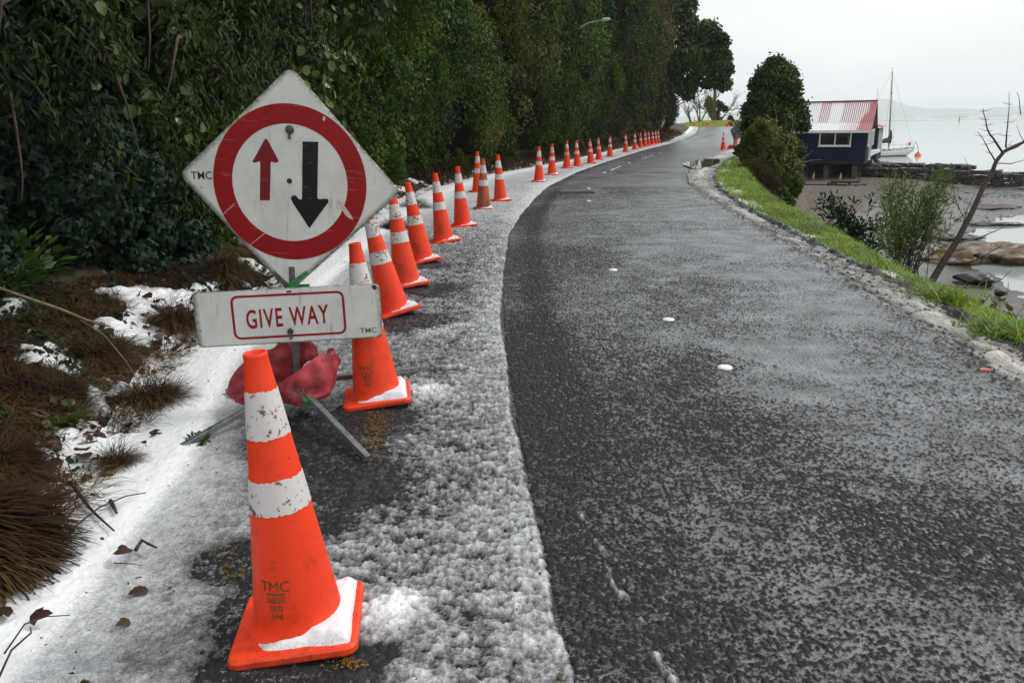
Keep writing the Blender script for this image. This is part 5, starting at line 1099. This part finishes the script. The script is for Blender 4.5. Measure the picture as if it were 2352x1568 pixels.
mb = MB(); t_ = .12; wx0, wx1, wz0, wz1 = -3.06, -.98, 1.0, 2.02
for (xa, xb, za, zb) in ((-HW_, wx0, 0, HE), (wx1, 0, 0, HE), (wx0, wx1, 0, wz0), (wx0, wx1, wz1, HE)): mb.box(((xa+xb)/2, t_/2, (za+zb)/2), (xb-xa, t_, zb-za))
mb.box((-HW_/2, HD-t_/2, HE/2), (HW_, t_, HE)); mb.box((-HW_+t_/2, HD/2, HE/2), (t_, HD-2*t_, HE)); hb('wall', m='navy', mb=mb)
mb = MB(); g = [(t_, 0), (HD-t_, 0), (HD-t_, HE), (HD/2, 3.92), (.55, 2.5), (t_, HE)]
v = [(-t_, a, b) for a, b in g]+[(0, a, b) for a, b in g]; n = len(g); mb.add(v, [tuple(range(n))[::-1], tuple(range(n, 2*n))]+[(i, (i+1) % n, (i+1) % n+n, i+n) for i in range(n)]); hb('gable_wall', m='navy_weather', mb=mb)
mb = MB(); rp_ = [(-.32, 2.06), (.52, 2.50), (2.2, 3.98), (3.9, 2.50), (4.7, 2.06)]
top = rp_; bot = [(a, b-.07) for a, b in rp_][::-1]; pr = top+bot; n = len(pr); v = [(-HW_-.2, a, b) for a, b in pr]+[(.22, a, b) for a, b in pr]
mb.add(v, [tuple(range(n)), tuple(range(n, 2*n))[::-1]]+[(i, i+n, (i+1) % n+n, (i+1) % n) for i in range(n)]); rf = hb('roof', m='roof', mb=mb)
mb = MB(); mb.box((-HW_/2, -.335, 1.97), (HW_+.4, .03, .17)); hb('fascia_board', mb=mb)
mb = MB(); mb.bar((-HW_-.2, 2.2, 4.0), (.24, 2.2, 4.0), .16, .05); M['ridge'] = simple('red_ridge_cap', (.30, .05, .05), .5); mb.build('ridge_cap', M['ridge'], rf)
mb = MB(); mb.bar((.15, 2.2, 4.0), (.15, 2.2, 4.75), .02, .02, (0, 1, 0)); mb.build('aerial', M['galv'], rf)
def window(x0, x1, z0, z1, y, par, mull=True):
    mb = MB(); w = .085
    for (a, b, c, d) in ((x0, x1, z0, z0+w), (x0, x1, z1-w, z1), (x0, x0+w, z0+w, z1-w), (x1-w, x1, z0+w, z1-w)): mb.box(((a+b)/2, y, (c+d)/2), (b-a, .09, d-c))
    if mull: mb.box(((x0+x1)/2, y, (z0+z1)/2), (.07, .075, z1-z0-2*w))
    mb.box(((x0+x1)/2, y-.04, z0-.025), (x1-x0+.06, .14, .05)); fr = mb.build('window', M['white'], par)
    mb = MB(); mb.box(((x0+x1)/2, y+.03, (z0+z1)/2), (x1-x0-.05, .008, z1-z0-.05)); mb.build('pane', M['dark_glass'], fr)
    mb = MB(); mb.box((x1-w-.08, y+.012, (z0+z1)/2), (.13, .01, z1-z0-.25)); mb.build('curtain', M['curtain'], fr); return fr
window(wx0+.01, wx1-.01, wz0+.01, wz1-.01, .01, hr)
def side_win(y0, y1, z0, z1, x=.0, nm='window'):
    mb = MB(); w = .10
    for (a, b, c, d) in ((y0, y1, z0, z0+w), (y0, y1, z1-w, z1), (y0, y0+w, z0+w, z1-w), (y1-w, y1, z0+w, z1-w)): mb.box((x+.04, (a+b)/2, (c+d)/2), (.08, b-a, d-c))
    o = mb.build(nm, M['white'], hr); mb = MB(); mb.box((x+.012, (y0+y1)/2, (z0+z1)/2), (.01, y1-y0-.2, z1-z0-.2)); mb.build('pane', M['dark_glass'], o)
side_win(.45, 1.05, .95, 2.0); side_win(1.75, 2.55, .0, 2.05, nm='door'); side_win(3.2, 3.9, 1.0, 2.1)
mb = MB(); mb.box((-2.2, 6.2, 1.0), (5.0, 3.5, 2.2)); hb('rear_wall', m='navy_weather', mb=mb)
for y0 in (4.7, 5.5, 6.3, 7.2): mb = MB(); mb.box((.33, y0, 1.25), (.06, .16, 1.75)); mb.build('window_trim', M['white'], hr)
mb = MB(); v = [(.55, 4.35, 2.15), (.55, 8.15, 2.15), (-2.4, 8.15, 2.95), (-2.4, 4.35, 2.95)]; mb.add(v+[(a, b, c+.06) for a, b, c in v], [(0, 1, 2, 3), (7, 6, 5, 4), (0, 4, 5, 1), (1, 5, 6, 2), (2, 6, 7, 3), (3, 7, 4, 0)]); mb.build('rear_roof', M['roof'], hr)
mb = MB(); mb.box((.56, 6.25, 2.12), (.03, 3.85, .14)); mb.build('fascia_board', M['white'], hr)
mb = MB(); mb.box((-HW_/2, HD/2, -.09), (HW_-.04, HD-.04, .16)); 
for x in np.arange(-7, 0, .9): mb.box((x, HD/2, -.24), (.08, HD-.1, .14))
mb.build('floor_frame', M['under'], hr)
for x in (-6.6, -5.3, -4.05, -2.42, -.62):
    for y in (.25, 2.3, 4.1): mb = MB(); mb.box((x+random.uniform(-.04, .04), y, -1.05), (.30, .30, 1.46)); mb.build('pile', M['pile'], hr)
mb = MB(); mb.box((-HW_/2-.2, HD+.3, -1.2), (HW_+1.2, .4, 2.1)); mb.build('underfloor_blocker', M['under'], hr)  # dark wall added to shut out the light showing behind the piles
M['oldwood'] = simple('pale_rotten_wood', (.42, .30, .13), .8, .4, 10)
for i, x in enumerate((-3.2, -1.45)):
    mb = MB(); mb.tube([(x, -.3, -1.5), (x+.02, -.3, -1.1), (x+.06, -.28, -.72)], [.10, .085, .02], 6); mb.build('old_post', M['oldwood'], hr)
def stones(name, label, cat, courses, m, bevel=.03):
    mb = MB()
    for (A_, B_, z0, z1, th, hs) in courses:
        A_, B_ = np.array(A_, float), np.array(B_, float); L = np.linalg.norm(B_-A_); d = (B_-A_)/L; nn = np.array([-d[1], d[0]]); z = z0
        while z < z1-.06:
            h = hs*random.uniform(.8, 1.2)
            for row in range(max(1, int(th/.5))):
                s_ = random.uniform(-.2, 0); ro_ = -th/2+(row+.5)*th/max(1, int(th/.5)); toprow = z+h >= z1-.06
                if not (toprow or row in (0,)): continue
                while s_ < L:
                    w = random.uniform(.28, .75); c = A_+d*(s_+w/2)+nn*(ro_+random.uniform(-.06, .06)); zj = random.uniform(-.05, .07) if toprow else 0
                    v = np.array([[a, b_, e] for a in (-.5, .5) for b_ in (-.5, .5) for e in (-.5, .5)])*np.array([w*.95, .52, h*.94])+RNG.normal(size=(8, 3))*.030
                    wv = np.stack([c[0]+v[:, 0]*d[0]+v[:, 1]*nn[0], c[1]+v[:, 0]*d[1]+v[:, 1]*nn[1], z+h/2+v[:, 2]+zj], 1)
                    if not (toprow and random.random() < .18): mb.add(wv, [(0, 1, 3, 2), (4, 6, 7, 5), (0, 4, 5, 1), (2, 3, 7, 6), (0, 2, 6, 4), (1, 5, 7, 3)])
                    s_ += w
            z += h
    o = mb.build(name, m, None, bevel); tag(o, label, cat); return o
M['basalt'] = simple('dark_basalt', (.030, .025, .021), .55, .55, 2.2, .7, bscale=9)
a = U(1960, 395, 58.5); b = U(2290, 402, 52.5)
stones('stone_jetty', 'long dark dry-stone jetty running right from the boathouse to the sea', 'jetty', [((a[0], a[1]), (b[0], b[1]), -3.2, -2.02, 1.6, .26), ((a[0]+.8, a[1]+1.9), (b[0]-.6, b[1]+2.1), -3.2, -1.55, 2.0, .24), ((b[0], b[1]+.4), (b[0]+2.2, b[1]-.4), -3.2, -2.15, 1.5, .3), ((b[0]+2.0, b[1]-.3), (b[0]+6, b[1]-1.6), -3.3, -2.75, 1.6, .28)], M['basalt'])
def rock(name, c, s, m, label, seed, cat='rock', group=None, rough=.35, k=26):
    th = np.linspace(0, np.pi, k); ph = np.arange(2*k)/(2*k)*2*np.pi; V = np.array([[math.sin(a)*math.cos(p), math.sin(a)*math.sin(p), math.cos(a)] for a in th for p in ph])
    r = 1+rough*(fbm(V[:, 0]*2+seed, V[:, 1]*2+V[:, 2]*1.3, seed, 4)-.5)*2; V = V*r[:, None]*np.array(s)+np.array(c); q = 2*k
    mb = MB(); mb.add(V, [(i*q+j, i*q+(j+1) % q, (i+1)*q+(j+1) % q, (i+1)*q+j) for i in range(k-1) for j in range(q)], True); o = mb.build(name, M[m]); tag(o, label, cat, group); return o
M['weedrock'] = simple('seaweed_covered_rock', (.055, .030, .012), .45, .5, 3.5, 1.0, col2=(.16, .09, .022), bscale=18); M['blackrock'] = simple('wet_black_rock', (.018, .016, .015), .35, .5, 2, .9, bscale=10); M['redweed'] = simple('red_brown_weed', (.035, .014, .008), .5, .5, 3, 1.0, bscale=14)
M['snowy_rock'] = simple('snow_topped_rock', (.03, .028, .026), .6, .4, 5)
c = U(2003, 358, 58); rock('boulder', (c[0], c[1], -2.0), (.75, .6, .75), 'blackrock', 'dark boulder capped with snow between the boathouse and the white yacht', 3)
mb = MB(); mb.add([U(u, v, y) for u, v, y in ((1984, 361, 57.2), (2000, 347, 57.2), (2018, 345, 57.4), (2022, 349, 57.4), (2006, 356, 57.2), (1992, 365, 57.0))]+[U(u, v, y) for u, v, y in ((1984, 359, 57.9), (2000, 344, 58.1), (2018, 342, 58.3), (2022, 348, 58.3), (2006, 355, 58.1), (1992, 364, 57.9))], [(0, 1, 2, 3, 4, 5), (11, 10, 9, 8, 7, 6)]+[(i, i+6, (i+1) % 6+6, (i+1) % 6) for i in range(6)])
tag(mb.build('snow_slab', M['white'], None, .03), 'slab of snow on top of the dark boulder beside the boathouse', 'snow')
for i, (u, v, z, s, m_, lab) in enumerate([(2200, 590, -3.15, (1.1, .8, .38), 'weedrock', 'left part of the brown seaweed-covered rock behind the sapling'), (2275, 585, -3.15, (1.5, .9, .42), 'weedrock', 'middle hump of the brown seaweed-covered rock'), (2350, 592, -3.15, (1.4, .9, .34), 'weedrock', 'right hump of the seaweed-covered rock at the picture edge'), (2165, 600, -3.2, (.7, .5, .2), 'weedrock', 'low brown weedy rock beside the sapling trunk'),
   (2265, 452, -3.15, (4.2, 2.0, .30), 'blackrock', 'wide flat black reef below the end of the jetty'), (2345, 440, -3.15, (4.5, 2.4, .42), 'blackrock', 'black reef rising at the right edge below the jetty'), (2215, 478, -3.22, (3.2, 1.2, .20), 'redweed', 'red-brown weed bed in front of the black reef'), (2130, 470, -3.2, (2.4, 1.0, .18), 'blackrock', 'low dark rock band behind the willow-like shrub'),
   (2160, 545, -3.2, (1.6, .5, .14), 'blackrock', 'dark strip of rock in the shallow water left of the sapling'), (2290, 515, -3.24, (1.3, .3, .10), 'blackrock', 'thin dark ledge in the shallows right of the sapling'), (2240, 640, -3.1, (.55, .4, .16), 'blackrock', 'wet black stone group just below the seaweed rock'), (2300, 672, -3.1, (.16, .14, .10), 'blackrock', 'small black stone lying on the wet mud near the right edge'),
   (1932, 446, -2.75, (.28, .25, .2), 'redweed', 'small brown rock on the beach edge, right of the pebbles'), (1872, 437, -2.6, (.22, .2, .14), 'blackrock', 'small dark stone on the pebble beach below the boathouse'), (2255, 588, -2.75, (.2, .15, .1), 'blackrock', 'small black stone on top of the seaweed rock'), (2020, 440, -2.95, (.45, .3, .15), 'blackrock', 'dark stone at the foot of the jetty seen through the shrub')]):
    c = G(u, v, z); rock('rock', c, s, m_, lab, i+5, 'rock', 'rocks on the foreshore', .45, 34 if s[0] > .6 else 16)
M['rubble'] = leafmat('shore_stones', [(.014, .013, .012), (.03, .028, .026), (.06, .05, .04), (.12, .11, .10)], .4, .5, 0)
x, y, t = scatter(9000, 12, 56, lambda y: xG(y)+2.6, lambda y: xG(y)+22, lambda x, y, t: sm(.46, .60, fbm(x*.5, y*.5, 401)))
n = len(x); mb_v = []; R_ = .03+.11*RNG.random(n)**3; z = ground(x, y); oc = np.array([(1, 0, 0), (0, 1, 0), (-1, 0, 0), (0, -1, 0), (.3, .2, .6)])
V = np.stack([x, y, z], 1)[:, None]+oc[None]*R_[:, None, None]*(.7+.6*RNG.random((n, 5, 1))); off = (np.arange(n)*5)[:, None, None]
tag(raw_mesh('shore_stones', V.reshape(-1, 3), [(np.array([(0, 1, 4), (1, 2, 4), (2, 3, 4), (3, 0, 4)])[None]+off).reshape(-1, 3)], M['rubble']), kind='stuff')
mb = MB(); c = U(1890, 412, 50)
for i in range(9): a_ = random.uniform(-.5, .3); mb.bar((c[0]+random.uniform(-1.8, 1.8), c[1]+random.uniform(-.8, .8), -2.52+i*.035), (c[0]+random.uniform(-1.8, 1.8)+1.2, c[1]+random.uniform(-.8, .8), -2.50+i*.035), .16, .09)
tag(mb.build('timber_pile', M['under']), 'heap of black broken timbers on the beach in front of the piles', 'timber')
# ================================================================ YACHT, BUOY, MARKER
yr = empty('yacht', (48.6, 107.0, WATER), math.radians(6)); tag(yr, 'white moored yacht with a tall wooden mast behind the boathouse', 'yacht')
st = []; k = 11
for xx in np.linspace(-4.4, 4.6, 22):
    q = (xx+4.4)/9.0; b = 1.25*math.sin(math.pi*min(1, .18+q*.82))**.7 if q < .98 else .05; b = max(b, .03); sh = .62+.42*q**2+.10*(1-q)**2; kd = -.45*math.sin(math.pi*min(1, q*1.02+.05)) if q < .93 else .25
    if q > .88: kd = -.1+(q-.88)/.12*.75
    st.append([(xx+.25*(s_ > .5)*0, math.copysign(b*abs(math.sin(a))**.7, math.sin(a)), kd+(sh-kd)*(1-math.cos(a))/1.0 if abs(a) < math.pi/2 else sh) for s_, a in [(0, a) for a in np.linspace(-math.pi/2, math.pi/2, k)]])
V = np.array(st).reshape(-1, 3); f = [(i*k+j, i*k+j+1, (i+1)*k+j+1, (i+1)*k+j) for i in range(21) for j in range(k-1)]+[(i*k, (i+1)*k, (i+1)*k+k-1, i*k+k-1) for i in range(21)]+[tuple(range(k)), tuple(21*k+j for j in range(k))[::-1]]
def m_hull():
    m, n, b = mat('white_hull'); T = NT(n); z = T.n('ShaderNodeSeparateXYZ', {0: T.obj()}).outputs[2]; f = T.noise(T.obj(), 2, 3)
    c = T.mix(T.math('GREATER_THAN', z, .11), c4((.015, .014, .014)), c4((.74, .76, .74))); c = T.mix(T.math('MULTIPLY', T.rng(f, .5, .75), .25), c, c4((.35, .35, .30))); T.set(b, 'Base Color', c); b.inputs['Roughness'].default_value = .3; return m
mb = MB(); mb.add(V, f, True); mb.build('hull', m_hull(), yr)
mb = MB()
for s_ in (-1, 1): mb.tube([(x_[0][0], s_*abs(x_[0][1]), x_[0][2]+.02) for x_ in st[::3]+[st[-1]]], .035, 5)
mb.build('gunwale', M['under'], yr)
mb = MB(); mb.box((-.6, 0, .86), (3.6, 1.25, .36)); mb.box((-1.3, 0, 1.10), (1.9, 1.05, .16)); mb.build('cabin', M['white'], yr, .05)
for x_ in (-1.8, -.9, .1, .8): mb = MB(); mb.box((x_, -.635, .88), (.26, .02, .12)); mb.build('porthole', M['dark_glass'], yr)
M['mastwood'] = simple('varnished_mast', (.26, .16, .075), .45, .3, 2); M['sailbag'] = simple('olive_sail_cover', (.045, .05, .032), .85, .3, 6, .4)
mb = MB(); mb.tube([(1.1, 0, .7), (.80, 0, 5.5), (.46, 0, 10.6)], [.10, .09, .055], 10); mast = mb.build('mast', M['mastwood'], yr)
mb = MB(); mb.tube([(.46, 0, 10.6), (.46, 0, 11.0)], .012, 4); mb.tube([(.25, 0, 10.9), (.7, 0, 10.9)], .012, 4); mb.box((.66, 0, 7.9), (.3, .1, .12)); mb.build('masthead_gear', M['rust'], mast)
mb = MB(); q = np.linspace(0, 1, 12); mb.tube([(1.15-4.6*a, 0, 1.95-.35*a**.5+.28*(1-a)**5) for a in q], [.15+.30*(1-a)**4 if a > 0 else .10 for a in q], 10); mb.tube([(1.08, 0, 1.6), (1.12, 0, 2.4), (1.15, 0, 3.3)], [.22, .28, .10], 8); mb.build('sail_cover', M['sailbag'], yr)
mb = MB()
for a_, b_ in (((.46, 0, 10.5), (4.5, 0, 1.1)), ((.46, 0, 10.5), (1.1, -1.2, .7)), ((.46, 0, 10.5), (1.1, 1.2, .7)), ((.46, 0, 10.5), (-4.3, 0, .8))): mb.tube([a_, b_], .012, 4)
mb.build('rigging', M['galv'], yr)
for xs in ((3.1, -.5), (4.45, 0)): mb = MB(); mb.tube([(xs[0], xs[1], .9), (xs[0]+.42, xs[1], 1.95)], [.07, .06], 6); mb.build('pulpit_post', M['white'], yr)
mb = MB(); mb.tube([(-2, -1.0, 1.4), (3.4, -.6, 1.5), (4.9, 0, 1.95)], .014, 4)
for x_ in (-2, -.5, 2.2): mb.tube([(x_, -1.05, .7), (x_, -1.05, 1.4)], .018, 4)
mb.build('guard_rail', M['galv'], yr)
M['orange'] = simple('orange_float', (.75, .16, .06), .5, .15, 4)
mb = MB(); mb.lathe([(.001, -.22), (.16, -.12), (.18, .05), (.10, .24), (.02, .30)], 12, c=(3.6, -.55, 1.5)); mb.build('float', M['orange'], yr)
c = U(2108.5, 352, 106.5); mb = MB(); mb.lathe([(.001, -.25), (.36, -.15), (.42, .06), (.30, .30), (.10, .52), (.03, .75), (.001, .76)], 16, c=(0, 0, 0)); o = mb.build('mooring_buoy', M['orange']); o.location = (c[0], c[1], WATER); tag(o, 'orange mooring buoy floating at the bow of the white yacht', 'buoy')
mb = MB(); mb.tube([(c[0], c[1], WATER+.7), (c[0]-.2, c[1], WATER+1.4), (c[0]-.5, c[1], WATER+1.75)], .03, 5); tag(mb.build('mooring_rope', M['rust']), 'mooring rope between the orange buoy and the yacht bow', 'rope')
a = U(2203, 277.5, 900); mb = MB(); mb.tube([(a[0], 900, WATER-1), (a[0]+.2, 900, WATER+5.2)], [.55, .45], 8); mb.tube([(a[0]+.1, 900, WATER+3.6), (a[0]+.1, 900, WATER+4.6)], [.9, .5], 8); tag(mb.build('channel_marker', M['under']), 'dark channel marker post standing far out in the water', 'marker')
M['farhouse'] = simple('far_house_white', (.7, .7, .68), .7)
for i, (u, w) in enumerate(((2112, 26), (2118, 20), (2232, 30), (2240, 24), (2252, 20), (2330, 26))):
    p = U(u, 272.5 - (u-2100)*.012, 4350); mb = MB(); mb.box((0, 0, 4), (w, 20, 10)); mb.prism([(-w/2-.3, 9.02), (w/2+.3, 9.02), (0, 14)], -10.6, 10.6); o = mb.build('far_house', M['farhouse']); o.location = (p[0], 4350, max(p[2], WATER+1)); tag(o, 'tiny white house on the far shore, ' + ['just right of the yacht mast', 'second from the yacht mast', 'left one of the group behind the channel marker', 'middle one behind the channel marker', 'right one behind the channel marker', 'above the sapling top'][i], 'house', 'white houses on the far shore')
# ================================================================ HAZE
m = bpy.data.materials.new('haze'); m.use_nodes = True; n_ = m.node_tree; n_.nodes.clear(); ov = n_.nodes.new('ShaderNodeOutputMaterial'); pv = n_.nodes.new('ShaderNodeVolumePrincipled')
pv.inputs['Color'].default_value = (.93, .96, .98, 1); pv.inputs['Density'].default_value = .00025; pv.inputs['Anisotropy'].default_value = .2; n_.links.new(pv.outputs[0], ov.inputs['Volume'])
mb = MB(); mb.box((0, 4500, 60), (9600, 9300, 150)); o = mb.build('haze', m); o.location = (0, 0, -14+0); tag(o, kind='stuff')
